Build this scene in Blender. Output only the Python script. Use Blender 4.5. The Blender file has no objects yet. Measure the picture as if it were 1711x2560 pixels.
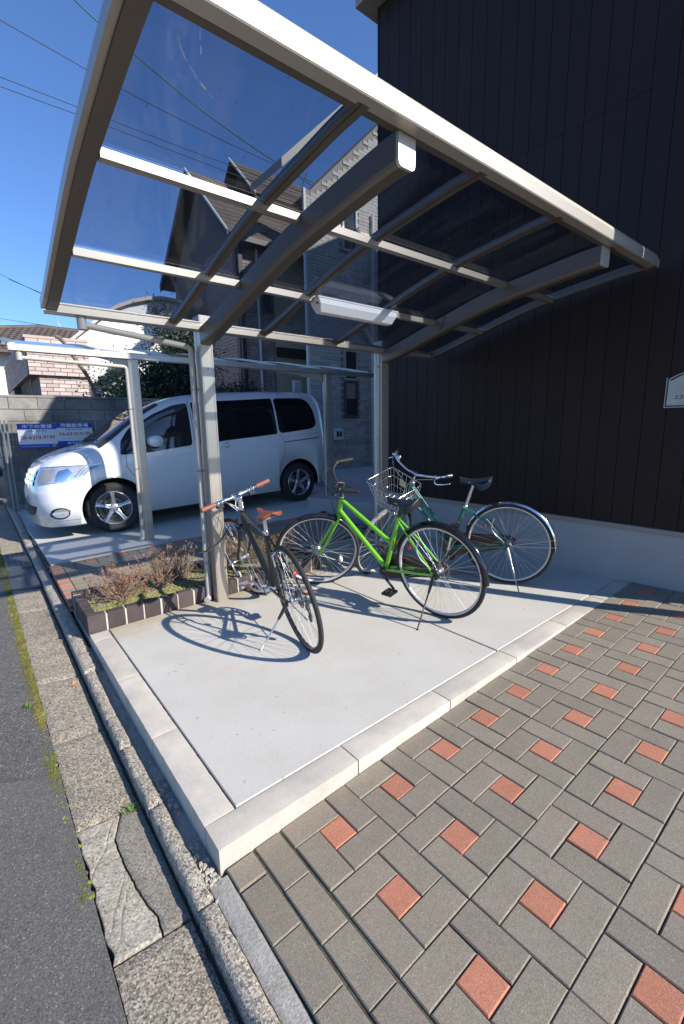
import bpy, math, random
from mathutils import Vector, Matrix, noise
from math import sin, cos, pi, radians, sqrt

random.seed(7)
scene = bpy.context.scene
COL = scene.collection

# ------------------------------------------------------------------ camera, sky, sun, exposure
cam_d = bpy.data.cameras.new('camera')
cam = bpy.data.objects.new('camera', cam_d)
COL.objects.link(cam)
_yaw, _pit, _rol = 0.67922, -0.18458, -0.01565
_f = Vector((sin(_yaw) * cos(_pit), cos(_yaw) * cos(_pit), sin(_pit)))
_r0 = Vector((cos(_yaw), -sin(_yaw), 0))
_u0 = _r0.cross(_f)
_r = cos(_rol) * _r0 + sin(_rol) * _u0
_u = -sin(_rol) * _r0 + cos(_rol) * _u0
cam.matrix_world = Matrix(((_r.x, _u.x, -_f.x, -0.46719), (_r.y, _u.y, -_f.y, -1.25389), (_r.z, _u.z, -_f.z, 1.3673), (0, 0, 0, 1)))
cam_d.sensor_fit = 'VERTICAL'
cam_d.sensor_height = 36.0
cam_d.sensor_width = 24.0
cam_d.lens = 15.9705
cam_d.clip_start = 0.02
cam_d.clip_end = 800
scene.camera = cam

SUN_AZ, SUN_EL = radians(24.5), radians(32.5)          # azimuth from -Y towards +X
sun_dir = Vector((sin(SUN_AZ) * cos(SUN_EL), -cos(SUN_AZ) * cos(SUN_EL), sin(SUN_EL)))
world = bpy.data.worlds.new('World')
scene.world = world
world.use_nodes = True
wn = world.node_tree
sky = wn.nodes.new('ShaderNodeTexSky')
sky.sky_type = 'NISHITA'
sky.sun_disc = False
sky.sun_elevation = SUN_EL
sky.sun_rotation = math.atan2(sun_dir.x, sun_dir.y)
sky.air_density = 1.0
sky.dust_density = 0.2
sky.ozone_density = 3.5
tint_n = wn.nodes.new('ShaderNodeVectorMath')              # clear winter air: a deeper blue all over
tint_n.operation = 'MULTIPLY'
tint_n.inputs[1].default_value = (0.66, 0.84, 1.12)
wn.links.new(sky.outputs[0], tint_n.inputs[0])
wn.links.new(tint_n.outputs[0], wn.nodes['Background'].inputs[0])
wn.nodes['Background'].inputs[1].default_value = 0.12
sun_d = bpy.data.lights.new('sun', 'SUN')
sun_d.energy = 4.6
sun_d.angle = radians(0.53)
sun_d.color = (1.0, 0.945, 0.865)
sun_o = bpy.data.objects.new('sun', sun_d)
sun_o.rotation_euler = sun_dir.to_track_quat('Z', 'Y').to_euler()
sun_o.location = (4, -8, 9)
COL.objects.link(sun_o)
scene.view_settings.view_transform = 'Standard'
scene.view_settings.look = 'None'
scene.view_settings.gamma = 1.0
scene.view_settings.use_curve_mapping = False
scene.view_settings.exposure = 0.64
scene.cycles.max_bounces = 8
scene.cycles.transparent_max_bounces = 16
scene.cycles.caustics_reflective = False
scene.cycles.caustics_refractive = False

# ------------------------------------------------------------------ materials
def mat(name, col, rough=0.6, metal=0.0, var=0.0, vscale=3.0, fine=0.0, fscale=120.0, bump=0.0, bscale=150.0, spec=0.5,
        tint=None, tscale=1.0, tamt=0.0, objvar=0.0, coat=0.0, speck=None, speck_scale=300.0, speck_th=0.62, trans=0.0, rvar=0.0, grain=0.0, gscale=250.0, pebble=None, pebble_amt=0.0, ystain=None):
    m = bpy.data.materials.new(name)
    m.use_nodes = True
    nt = m.node_tree
    N, L = nt.nodes, nt.links
    b = N['Principled BSDF']
    b.inputs['Roughness'].default_value = rough
    b.inputs['Metallic'].default_value = metal
    b.inputs['Specular IOR Level'].default_value = spec
    b.inputs['Coat Weight'].default_value = coat
    b.inputs['Transmission Weight'].default_value = trans
    c4 = (*col, 1)
    b.inputs['Base Color'].default_value = c4
    if not (var or fine or bump or objvar or speck or tamt or grain):
        return m
    geo = N.new('ShaderNodeNewGeometry')

    def nz(scale, detail=3.0, rough_=0.55):
        n = N.new('ShaderNodeTexNoise')
        n.inputs['Scale'].default_value = scale
        n.inputs['Detail'].default_value = detail
        n.inputs['Roughness'].default_value = rough_
        L.new(geo.outputs['Position'], n.inputs['Vector'])
        return n.outputs['Fac']

    def ramp(f, lo, hi, a, b_):
        r = N.new('ShaderNodeMapRange')
        r.inputs['From Min'].default_value = lo
        r.inputs['From Max'].default_value = hi
        r.inputs['To Min'].default_value = a
        r.inputs['To Max'].default_value = b_
        L.new(f, r.inputs['Value'])
        return r.outputs['Result']

    def mul(c, fac):
        x = N.new('ShaderNodeVectorMath')
        x.operation = 'SCALE'
        L.new(c, x.inputs[0])
        L.new(fac, x.inputs['Scale'])
        return x.outputs[0]

    def mix(fac, a, c):
        x = N.new('ShaderNodeMix')
        x.data_type = 'RGBA'
        L.new(fac, x.inputs['Factor'])
        L.new(a, x.inputs['A'])
        if isinstance(c, tuple):
            x.inputs['B'].default_value = (*c, 1)
        else:
            L.new(c, x.inputs['B'])
        return x.outputs['Result']
    rgb = N.new('ShaderNodeRGB')
    rgb.outputs[0].default_value = c4
    out = rgb.outputs[0]
    if tamt:
        out = mix(ramp(nz(tscale, 5, 0.6), 0.45, 0.72, 0, tamt), out, tint)
    if ystain:
        sx_ = N.new('ShaderNodeSeparateXYZ')
        L.new(geo.outputs['Position'], sx_.inputs[0])
        ad = N.new('ShaderNodeMath')
        ad.operation = 'MULTIPLY_ADD'
        L.new(nz(7, 5, 0.65), ad.inputs[0])
        ad.inputs[1].default_value = 0.45
        L.new(sx_.outputs['Y'], ad.inputs[2])
        out = mix(ramp(ad.outputs[0], ystain[0], ystain[1], 0, ystain[2]), out, ystain[3])
    if var:
        out = mul(out, ramp(nz(vscale, 5, 0.6), 0.3, 0.7, 1 - var, 1 + var))
    if fine:
        out = mul(out, ramp(nz(fscale, 2, 0.6), 0.3, 0.7, 1 - fine, 1 + fine))
    if speck:
        out = mix(ramp(nz(speck_scale, 1, 0.5), speck_th, speck_th + 0.04, 0, 1), out, speck)
    if grain:
        vo = N.new('ShaderNodeTexVoronoi')
        vo.inputs['Scale'].default_value = gscale
        L.new(geo.outputs['Position'], vo.inputs['Vector'])
        sp = N.new('ShaderNodeSeparateColor')
        L.new(vo.outputs['Color'], sp.inputs[0])
        if pebble:
            out = mix(ramp(sp.outputs[1], 1 - pebble_amt - 0.02, 1 - pebble_amt + 0.02, 0, 0.85), out, pebble)
        out = mul(out, ramp(sp.outputs[0], 0, 1, 1 - grain, 1 + grain))
    if objvar:
        oi = N.new('ShaderNodeObjectInfo')
        out = mul(out, ramp(oi.outputs['Random'], 0, 1, 1 - objvar, 1 + objvar))
    L.new(out, b.inputs['Base Color'])
    if rvar:
        L.new(ramp(nz(vscale * 2.3, 4, 0.6), 0.3, 0.7, rough - rvar, rough + rvar), b.inputs['Roughness'])
    if bump:
        bp = N.new('ShaderNodeBump')
        bp.inputs['Strength'].default_value = bump
        bp.inputs['Distance'].default_value = 0.004
        L.new(nz(bscale, 4, 0.65), bp.inputs['Height'])
        L.new(bp.outputs[0], b.inputs['Normal'])
    return m

MT = {}
def defmat(name, *a, **k):
    MT[name] = mat(name, *a, **k)

defmat('concrete', (0.535, 0.51, 0.455), 0.85, var=0.05, vscale=2.2, fine=0.04, fscale=160, bump=0.25, bscale=220, tint=(0.46, 0.40, 0.29), tscale=3.1, tamt=0.32, grain=0.06, gscale=350, ystain=(2.0, 2.28, 0.75, (0.40, 0.325, 0.20)), speck=(0.40, 0.34, 0.24), speck_scale=26, speck_th=0.735)
defmat('concrete_border', (0.56, 0.505, 0.42), 0.85, var=0.10, vscale=5, fine=0.05, fscale=170, bump=0.3, bscale=200, tint=(0.36, 0.34, 0.305), tscale=4.2, tamt=0.6, objvar=0.05, grain=0.05, gscale=320)
defmat('foundation', (0.40, 0.395, 0.38), 0.8, var=0.07, vscale=2.5, fine=0.04, fscale=90, bump=0.15, tint=(0.30, 0.30, 0.31), tscale=1.6, tamt=0.5)
defmat('lot_concrete', (0.54, 0.52, 0.47), 0.85, var=0.06, vscale=1.5, fine=0.05, bump=0.2)
defmat('joint_dark', (0.035, 0.033, 0.03), 0.9)
defmat('mortar', (0.40, 0.37, 0.31), 0.9, var=0.15, vscale=14, fine=0.15, fscale=110, bump=0.6, bscale=120, grain=0.15, gscale=200)
defmat('paver_grey', (0.252, 0.213, 0.158), 0.85, var=0.06, vscale=9, fine=0.06, fscale=330, bump=0.5, bscale=420, objvar=0.085, grain=0.24, gscale=420, pebble=(0.42, 0.38, 0.33), pebble_amt=0.015)
defmat('paver_red', (0.46, 0.185, 0.108), 0.85, var=0.06, vscale=9, fine=0.05, fscale=330, bump=0.5, bscale=420, objvar=0.09, grain=0.20, gscale=420, pebble=(0.55, 0.36, 0.30), pebble_amt=0.02)
defmat('paver_bed', (0.085, 0.08, 0.06), 0.95, var=0.4, vscale=25, fine=0.3, fscale=200, bump=0.8, tint=(0.075, 0.095, 0.03), tscale=6, tamt=0.6)
defmat('asphalt_old', (0.112, 0.104, 0.095), 0.9, var=0.16, vscale=4, fine=0.15, fscale=190, bump=1.0, bscale=190, grain=0.52, gscale=210, pebble=(0.30, 0.275, 0.24), pebble_amt=0.06)
defmat('asphalt_new', (0.134, 0.124, 0.110), 0.9, var=0.07, vscale=3, fine=0.12, fscale=300, bump=1.0, bscale=280, grain=0.42, gscale=310, pebble=(0.33, 0.31, 0.28), pebble_amt=0.04)
defmat('gutter_stone', (0.315, 0.27, 0.20), 0.9, var=0.16, vscale=8, fine=0.2, fscale=130, bump=1.0, bscale=150, objvar=0.10, grain=0.50, gscale=185, pebble=(0.10, 0.10, 0.095), pebble_amt=0.22)
defmat('gutter_grey', (0.25, 0.225, 0.18), 0.9, var=0.14, vscale=8, fine=0.15, fscale=170, bump=0.8, bscale=190, grain=0.35, gscale=240, pebble=(0.11, 0.108, 0.10), pebble_amt=0.12)
defmat('gutter_pale', (0.37, 0.335, 0.265), 0.9, var=0.22, vscale=10, fine=0.25, fscale=140, bump=1.0, bscale=110, grain=0.2, gscale=140, pebble=(0.16, 0.15, 0.13), pebble_amt=0.08)
defmat('kerb_stone', (0.40, 0.35, 0.275), 0.9, var=0.15, vscale=9, fine=0.2, fscale=150, bump=1.0, bscale=160, grain=0.48, gscale=190, pebble=(0.12, 0.115, 0.105), pebble_amt=0.20)
defmat('moss', (0.115, 0.125, 0.022), 0.95, var=0.4, vscale=14, fine=0.3, fscale=200, bump=0.9, tint=(0.20, 0.12, 0.03), tscale=5, tamt=0.8)
defmat('moss_green', (0.20, 0.215, 0.035), 0.95, var=0.4, vscale=14, fine=0.3, fscale=200, bump=0.9)
defmat('gravel', (0.42, 0.37, 0.24), 0.9, var=0.3, vscale=30, objvar=0.2, tint=(0.25, 0.28, 0.06), tscale=7, tamt=0.7)
defmat('soil', (0.20, 0.165, 0.085), 0.95, var=0.4, vscale=20, fine=0.4, fscale=150, bump=1.0, bscale=90, tint=(0.26, 0.25, 0.06), tscale=6, tamt=0.6)
defmat('weed', (0.13, 0.20, 0.045), 0.7, objvar=0.1)
defmat('brick_brown', (0.066, 0.049, 0.047), 0.75, var=0.2, vscale=12, fine=0.12, fscale=200, bump=0.4, objvar=0.22)
defmat('brick_mortar', (0.52, 0.48, 0.40), 0.9, var=0.12, vscale=20, bump=0.5)
defmat('alu', (0.165, 0.140, 0.115), 0.40, metal=0.55, var=0.03, vscale=6)  # one aluminium in three tones; this copy darkened for shaded undersides
defmat('alu_pale', (0.47, 0.415, 0.35), 0.42, metal=0.72)  # same aluminium, lightened for posts and purlins that catch the sun
defmat('alu_white', (0.55, 0.50, 0.43), 0.42, metal=0.65)  # same aluminium, brightest copy for the sunlit fascia
defmat('pipe_beige', (0.45, 0.42, 0.37), 0.5, var=0.04, vscale=8)
defmat('pipe_grey', (0.30, 0.285, 0.265), 0.5)
defmat('conduit', (0.52, 0.55, 0.53), 0.45)
defmat('lamp_plastic', (0.78, 0.78, 0.80), 0.35, var=0.03, vscale=20)
defmat('siding', (0.0245, 0.0135, 0.0112), 0.55, spec=0.22, var=0.10, vscale=3, fine=0.08, fscale=60, bump=0.15, bscale=60, objvar=0.07)
defmat('flashing', (0.30, 0.265, 0.22), 0.55)
defmat('dark_trim', (0.04, 0.038, 0.038), 0.5)
defmat('steel', (0.55, 0.55, 0.56), 0.38, metal=0.8)
defmat('steel_dark', (0.13, 0.13, 0.13), 0.4, metal=0.7)
defmat('chrome', (0.80, 0.80, 0.82), 0.12, metal=1.0)
defmat('alloy', (0.62, 0.62, 0.63), 0.28, metal=0.9)
defmat('tyre', (0.022, 0.022, 0.023), 0.75, fine=0.2, fscale=200)
defmat('tyre_grey', (0.10, 0.095, 0.088), 0.85, fine=0.2, fscale=200)
defmat('black_paint', (0.008, 0.0085, 0.011), 0.25, coat=0.25)
defmat('black_gloss', (0.012, 0.012, 0.013), 0.12, coat=0.5)
defmat('black_rubber', (0.02, 0.02, 0.02), 0.6)
defmat('black_plastic', (0.028, 0.028, 0.03), 0.45)
defmat('green_paint', (0.16, 0.50, 0.02), 0.28, coat=0.5)
defmat('teal_paint', (0.008, 0.14, 0.105), 0.25, coat=0.5)
defmat('brown_leather', (0.25, 0.066, 0.030), 0.38, var=0.1, vscale=20)
defmat('brown_grip', (0.25, 0.088, 0.055), 0.55)
defmat('navy_vinyl', (0.02, 0.03, 0.045), 0.3)
defmat('black_vinyl', (0.016, 0.016, 0.018), 0.3)
defmat('red_reflector', (0.55, 0.02, 0.015), 0.15, coat=0.6)
defmat('orange_reflector', (0.75, 0.22, 0.02), 0.2, coat=0.6)
defmat('white_plastic', (0.75, 0.75, 0.74), 0.35)
defmat('chaincase', (0.05, 0.03, 0.02), 0.4)
defmat('tag_paper', (0.75, 0.62, 0.36), 0.6)
defmat('van_white', (0.86, 0.87, 0.88), 0.2, coat=0.8)
defmat('van_seam', (0.10, 0.11, 0.12), 0.6)
defmat('van_black', (0.010, 0.010, 0.011), 0.7)
defmat('tinted_glass', (0.008, 0.009, 0.012), 0.04, spec=0.7)
defmat('windscreen', (0.055, 0.045, 0.035), 0.05, spec=0.8)
defmat('door_glass', (0.02, 0.022, 0.025), 0.04, spec=0.7)
defmat('visor', (0.16, 0.17, 0.20), 0.1)
defmat('lens', (0.55, 0.58, 0.62), 0.08, metal=0.5, coat=1.0, var=0.3, vscale=14)
defmat('block_wall', (0.27, 0.26, 0.235), 0.9, var=0.2, vscale=2.5, fine=0.12, fscale=60, bump=0.5, bscale=60, tint=(0.085, 0.085, 0.08), tscale=1.6, tamt=0.85, objvar=0.12)
defmat('block_mortar', (0.24, 0.23, 0.21), 0.95)
defmat('sign_blue', (0.012, 0.05, 0.46), 0.4)
defmat('sign_white', (0.78, 0.78, 0.78), 0.4)
defmat('sign_red', (0.55, 0.02, 0.02), 0.5)
defmat('ink', (0.02, 0.02, 0.02), 0.6)
defmat('plate_metal', (0.36, 0.355, 0.33), 0.35, metal=0.6, var=0.15, vscale=9)
defmat('tile_pink', (0.50, 0.40, 0.36), 0.7, objvar=0.16, var=0.05, vscale=6)
defmat('tile_mauve', (0.34, 0.255, 0.24), 0.7, objvar=0.22, var=0.05, vscale=6)
defmat('tile_joint', (0.20, 0.165, 0.15), 0.9)
defmat('stack_stone', (0.46, 0.42, 0.37), 0.85, objvar=0.18, var=0.12, vscale=8, bump=0.5, bscale=60)
defmat('stack_joint', (0.28, 0.25, 0.22), 0.9)
defmat('stucco_beige', (0.48, 0.40, 0.29), 0.9, var=0.05, vscale=3, bump=0.4, bscale=80)
defmat('stucco_grey', (0.16, 0.15, 0.145), 0.9)
defmat('white_siding', (0.80, 0.79, 0.76), 0.7, var=0.03, vscale=2)
defmat('shingle', (0.135, 0.10, 0.075), 0.8, objvar=0.12, var=0.2, vscale=5, fine=0.15, fscale=30)
defmat('roof_tile', (0.095, 0.075, 0.062), 0.7, var=0.25, vscale=3)
defmat('fascia_blue', (0.045, 0.055, 0.075), 0.6)
defmat('trim_white', (0.62, 0.62, 0.60), 0.6)
defmat('window_frame', (0.42, 0.40, 0.37), 0.4, metal=0.3)
defmat('window_frame_dark', (0.10, 0.085, 0.075), 0.4)
defmat('pane', (0.03, 0.035, 0.045), 0.05, spec=0.8)
defmat('blind', (0.30, 0.22, 0.17), 0.7)
defmat('bark', (0.17, 0.135, 0.10), 0.9, var=0.3, vscale=9, bump=0.8, bscale=60)
defmat('twig', (0.30, 0.235, 0.17), 0.85, var=0.3, vscale=30)
defmat('leaf_dark', (0.018, 0.032, 0.012), 0.5, var=0.45, vscale=2.4)
defmat('leaf_light', (0.13, 0.17, 0.05), 0.5, var=0.4, vscale=4)
defmat('azalea_red', (0.40, 0.15, 0.08), 0.6, var=0.5, vscale=10, tint=(0.28, 0.18, 0.07), tscale=5, tamt=0.7)
defmat('azalea_olive', (0.27, 0.185, 0.05), 0.6, var=0.4, vscale=10, tint=(0.42, 0.17, 0.06), tscale=6, tamt=0.7)
defmat('mortar_grey', (0.33, 0.315, 0.28), 0.9, var=0.12, vscale=9, fine=0.15, fscale=140, bump=0.8, bscale=130, tint=(0.16, 0.12, 0.05), tscale=7, tamt=0.5, grain=0.15, gscale=260)
defmat('rim_alu', (0.62, 0.61, 0.58), 0.38, metal=0.35)
defmat('streak', (0.85, 0.87, 0.9), 0.5)  # white of the painted sun glints on the roof panel
defmat('handle_shadow', (0.45, 0.46, 0.48), 0.4)
defmat('leaf_dry', (0.50, 0.22, 0.10), 0.7)
defmat('wire', (0.03, 0.035, 0.035), 0.6)
defmat('wire_green', (0.01, 0.09, 0.06), 0.5)
defmat('grate', (0.16, 0.165, 0.17), 0.6, metal=0.3, var=0.2, vscale=12)
defmat('far_ground', (0.22, 0.21, 0.20), 0.9, var=0.1, vscale=0.6)

def panel_mat():
    m = bpy.data.materials.new('smoked_panel')
    m.use_nodes = True
    N, L = m.node_tree.nodes, m.node_tree.links
    N.remove(N['Principled BSDF'])
    out = N['Material Output']
    tr = N.new('ShaderNodeBsdfTransparent')
    tr.inputs[0].default_value = (0.42, 0.46, 0.52, 1)
    gl = N.new('ShaderNodeBsdfGlossy')
    gl.inputs['Roughness'].default_value = 0.06
    gl.inputs[0].default_value = (0.9, 0.9, 0.92, 1)
    fr = N.new('ShaderNodeFresnel')
    fr.inputs['IOR'].default_value = 1.5
    mx = N.new('ShaderNodeMixShader')
    L.new(fr.outputs[0], mx.inputs[0])
    L.new(tr.outputs[0], mx.inputs[1])
    L.new(gl.outputs[0], mx.inputs[2])
    # dust film and scratches on the polycarbonate
    df = N.new('ShaderNodeBsdfTranslucent')
    df.inputs[0].default_value = (0.55, 0.6, 0.68, 1)
    geo = N.new('ShaderNodeNewGeometry')
    mp = N.new('ShaderNodeMapping')
    mp.inputs['Scale'].default_value = (9.0, 0.9, 0.9)
    L.new(geo.outputs['Position'], mp.inputs[0])
    nz = N.new('ShaderNodeTexNoise')
    nz.inputs['Scale'].default_value = 1.6
    nz.inputs['Detail'].default_value = 6
    nz.inputs['Roughness'].default_value = 0.65
    L.new(mp.outputs[0], nz.inputs['Vector'])
    r = N.new('ShaderNodeMapRange')
    r.inputs['From Min'].default_value = 0.42
    r.inputs['From Max'].default_value = 0.8
    r.inputs['To Min'].default_value = 0.0
    r.inputs['To Max'].default_value = 0.014
    L.new(nz.outputs['Fac'], r.inputs['Value'])
    n2 = N.new('ShaderNodeTexNoise')
    n2.inputs['Scale'].default_value = 55
    n2.inputs['Detail'].default_value = 3
    mp2 = N.new('ShaderNodeMapping')
    mp2.inputs['Scale'].default_value = (1.6, 0.7, 1)
    L.new(geo.outputs['Position'], mp2.inputs[0])
    L.new(mp2.outputs[0], n2.inputs['Vector'])
    r2 = N.new('ShaderNodeMapRange')
    r2.inputs['From Min'].default_value = 0.70
    r2.inputs['From Max'].default_value = 0.76
    r2.inputs['To Min'].default_value = 0.0
    r2.inputs['To Max'].default_value = 0.55
    L.new(n2.outputs['Fac'], r2.inputs['Value'])
    dk = N.new('ShaderNodeBsdfDiffuse')
    dk.inputs[0].default_value = (0.05, 0.05, 0.05, 1)
    mx2 = N.new('ShaderNodeMixShader')
    L.new(r.outputs[0], mx2.inputs[0])
    L.new(mx.outputs[0], mx2.inputs[1])
    L.new(df.outputs[0], mx2.inputs[2])
    mx3 = N.new('ShaderNodeMixShader')
    L.new(r2.outputs[0], mx3.inputs[0])
    L.new(mx2.outputs[0], mx3.inputs[1])
    L.new(dk.outputs[0], mx3.inputs[2])
    L.new(mx3.outputs[0], out.inputs[0])
    MT['smoked_panel'] = m
panel_mat()

# ------------------------------------------------------------------ geometry helpers
def frame_from(d):
    d = Vector(d).normalized()
    a = Vector((0, 0, 1)) if abs(d.z) < 0.9 else Vector((1, 0, 0))
    u = a.cross(d).normalized()
    return u, d.cross(u)

class MB:
    """collects simple shapes and links them as one mesh object"""
    def __init__(s):
        s.v, s.f, s.sm = [], [], []

    def add(s, verts, faces, smooth=False):
        o = len(s.v)
        s.v += [tuple(x) for x in verts]
        s.f += [tuple(i + o for i in f) for f in faces]
        s.sm += [smooth] * len(faces)
        return s

    def box(s, a, b, M=None):
        x0, y0, z0 = a
        x1, y1, z1 = b
        vs = [(x0, y0, z0), (x1, y0, z0), (x1, y1, z0), (x0, y1, z0), (x0, y0, z1), (x1, y0, z1), (x1, y1, z1), (x0, y1, z1)]
        if M is not None:
            vs = [M @ Vector(v) for v in vs]
        return s.add(vs, [(3, 2, 1, 0), (4, 5, 6, 7), (0, 1, 5, 4), (1, 2, 6, 5), (2, 3, 7, 6), (3, 0, 4, 7)])

    def cbox(s, a, b, c=0.004, M=None):
        """box with a chamfered top edge"""
        x0, y0, z0 = a
        x1, y1, z1 = b
        vs = [(x0, y0, z0), (x1, y0, z0), (x1, y1, z0), (x0, y1, z0),
              (x0, y0, z1 - c), (x1, y0, z1 - c), (x1, y1, z1 - c), (x0, y1, z1 - c),
              (x0 + c, y0 + c, z1), (x1 - c, y0 + c, z1), (x1 - c, y1 - c, z1), (x0 + c, y1 - c, z1)]
        if M is not None:
            vs = [M @ Vector(v) for v in vs]
        fs = [(3, 2, 1, 0), (8, 9, 10, 11)]
        for k in range(4):
            n = (k + 1) % 4
            fs += [(k, n, 4 + n, 4 + k), (4 + k, 4 + n, 8 + n, 8 + k)]
        return s.add(vs, fs)

    def tube(s, pts, r, seg=8, cap=True, smooth=True):
        pts = [Vector(p) for p in pts]
        n = len(pts)
        rr = r if isinstance(r, (list, tuple)) else [r] * n
        vs, fs = [], []
        u = None
        for i, p in enumerate(pts):
            d = (pts[min(i + 1, n - 1)] - pts[max(i - 1, 0)])
            if d.length < 1e-9:
                d = Vector((0, 0, 1))
            d.normalize()
            if u is None:
                u, w = frame_from(d)
            else:
                u = (u - d * u.dot(d))
                if u.length < 1e-6:
                    u, w = frame_from(d)
                u.normalize()
                w = d.cross(u)
            for k in range(seg):
                a = 2 * pi * k / seg
                vs.append(p + (u * cos(a) + w * sin(a)) * rr[i])
        for i in range(n - 1):
            for k in range(seg):
                k2 = (k + 1) % seg
                fs.append((i * seg + k, i * seg + k2, (i + 1) * seg + k2, (i + 1) * seg + k))
        s.add(vs, fs, smooth)
        if cap:
            s.add([vs[k] for k in range(seg)], [tuple(reversed(range(seg)))])
            s.add([vs[(n - 1) * seg + k] for k in range(seg)], [tuple(range(seg))])
        return s

    def lathe(s, prof, M=None, seg=32, smooth=True, a0=0.0, a1=2 * pi):
        """prof: list of (r, h) about local z; M places it"""
        full = abs(a1 - a0 - 2 * pi) < 1e-6
        ns = seg if full else seg + 1
        vs, fs = [], []
        for k in range(ns):
            a = a0 + (a1 - a0) * k / seg
            for r, h in prof:
                v = Vector((r * cos(a), r * sin(a), h))
                vs.append(M @ v if M is not None else v)
        m = len(prof)
        for k in range(seg):
            k2 = (k + 1) % ns
            for j in range(m - 1):
                fs.append((k * m + j, k2 * m + j, k2 * m + j + 1, k * m + j + 1))
        return s.add(vs, fs, smooth)

    def prism(s, poly, h0, h1, M=None):
        """poly in local xy extruded along local z"""
        n = len(poly)
        vs = [Vector((x, y, h0)) for x, y in poly] + [Vector((x, y, h1)) for x, y in poly]
        if M is not None:
            vs = [M @ v for v in vs]
        fs = [tuple(reversed(range(n))), tuple(range(n, 2 * n))]
        fs += [(k, (k + 1) % n, n + (k + 1) % n, n + k) for k in range(n)]
        return s.add(vs, fs)

    def grid(s, P, smooth=True):
        nu, nv = len(P), len(P[0])
        vs = [p for row in P for p in row]
        fs = [(i * nv + j, i * nv + j + 1, (i + 1) * nv + j + 1, (i + 1) * nv + j) for i in range(nu - 1) for j in range(nv - 1)]
        return s.add(vs, fs, smooth)

    def ball(s, c, r, sx=1, sy=1, sz=1, seg=10, rings=6):
        c = Vector(c)
        P = []
        for i in range(rings + 1):
            t = pi * i / rings
            P.append([c + Vector((r * sx * sin(t) * cos(2 * pi * k / seg), r * sy * sin(t) * sin(2 * pi * k / seg), r * sz * cos(t))) for k in range(seg + 1)])
        return s.grid(P)

    def map(s, fn):
        s.v = [tuple(fn(Vector(v))) for v in s.v]
        return s

    def mesh(s, name, m):
        me = bpy.data.meshes.new(name)
        me.from_pydata(s.v, [], s.f)
        me.polygons.foreach_set('use_smooth', s.sm)
        if isinstance(m, (list, tuple)):
            for x in m:
                me.materials.append(MT[x])
        elif m:
            me.materials.append(MT[m])
        me.update()
        return me

    def build(s, name, m, parent=None, **props):
        return link(name, s.mesh(name, m), parent, **props)

def link(name, me, parent=None, loc=None, M=None, **props):
    o = bpy.data.objects.new(name, me)
    COL.objects.link(o)
    if parent is not None:
        o.parent = parent
    if M is not None:
        o.matrix_local = M
    elif loc is not None:
        o.location = loc
    for k, v in props.items():
        o[k] = v
    return o

def empty(name, loc=(0, 0, 0), M=None, parent=None, **props):
    o = bpy.data.objects.new(name, None)
    o.empty_display_size = 0.1
    COL.objects.link(o)
    if parent is not None:
        o.parent = parent
    if M is not None:
        o.matrix_world = M
    else:
        o.location = loc
    for k, v in props.items():
        o[k] = v
    return o

def thing(name, label, category, loc=(0, 0, 0), M=None, group=None):
    o = empty(name, loc, M)
    o['label'] = label
    o['category'] = category
    if group:
        o['group'] = group
    return o

def tag(o, label, category, group=None):
    o['label'] = label
    o['category'] = category
    if group:
        o['group'] = group
    return o

def basis(o, x, y, z):
    x, y, z = Vector(x), Vector(y), Vector(z)
    return Matrix(((x.x, y.x, z.x, o[0]), (x.y, y.y, z.y, o[1]), (x.z, y.z, z.z, o[2]), (0, 0, 0, 1)))

# heights of the surfaces
KX, KY = 0.02576, 0.00442
def zslab(x, y): return KX * x + KY * y
def zpave(x, y): return -0.08165 + 0.05331 * x - 0.01953 * y
def zlot(x): return 0.09 + 0.03 * x
def rise(y): return 0.035 * max(0.0, min(y, 7.0) - 1.2)      # the street climbs gently away from the camera
# ------------------------------------------------------------------ setting: ground, road, gutter, kerb
def rough_block(x0, x1, y0, y1, zf, depth=0.12, amp=0.0015, edge=0.004, nx=8, ny=16, seed=0, crown=0.0, chip=0.0):
    """worn concrete block: slightly uneven top, irregular edges, skirt"""
    mb = MB()
    P = []
    for i in range(nx + 1):
        row = []
        for j in range(ny + 1):
            u, v = i / nx, j / ny
            x, y = x0 + (x1 - x0) * u, y0 + (y1 - y0) * v
            q = Vector((x * 9 + seed * 3.1, y * 9, seed * 1.7))
            bx = by = 0.0
            drop = 0.0
            if i in (0, nx) or j in (0, ny):
                e = edge * (noise.noise(q * 2.3) + 0.4 * noise.noise(q * 7))
                bx = (1 if i == 0 else -1 if i == nx else 0) * (abs(e) + edge * 0.4)
                by = (1 if j == 0 else -1 if j == ny else 0) * (abs(e) * 0.7 + edge * 0.4)
                drop = edge * 1.3
            nzv = noise.noise(q * 1.7)
            z = zf(x, y) + amp * (nzv + 0.6 * noise.noise(q * 6)) - drop - crown * (2 * u - 1) ** 2
            if chip:
                z -= chip * max(0.0, noise.noise(q * 2.9) - 0.12)
            row.append(Vector((x + bx, y + by, z)))
        P.append(row)
    mb.grid(P, smooth=True)
    rim = [P[i][0] for i in range(nx + 1)] + [P[nx][j] for j in range(1, ny + 1)] + [P[i][ny] for i in range(nx - 1, -1, -1)] + [P[0][j] for j in range(ny - 1, 0, -1)]
    n = len(rim)
    vs = list(rim) + [Vector((p.x, p.y, p.z - depth)) for p in rim]
    mb.add(vs, [(k, n + k, n + (k + 1) % n, (k + 1) % n) for k in range(n)])
    return mb

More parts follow.
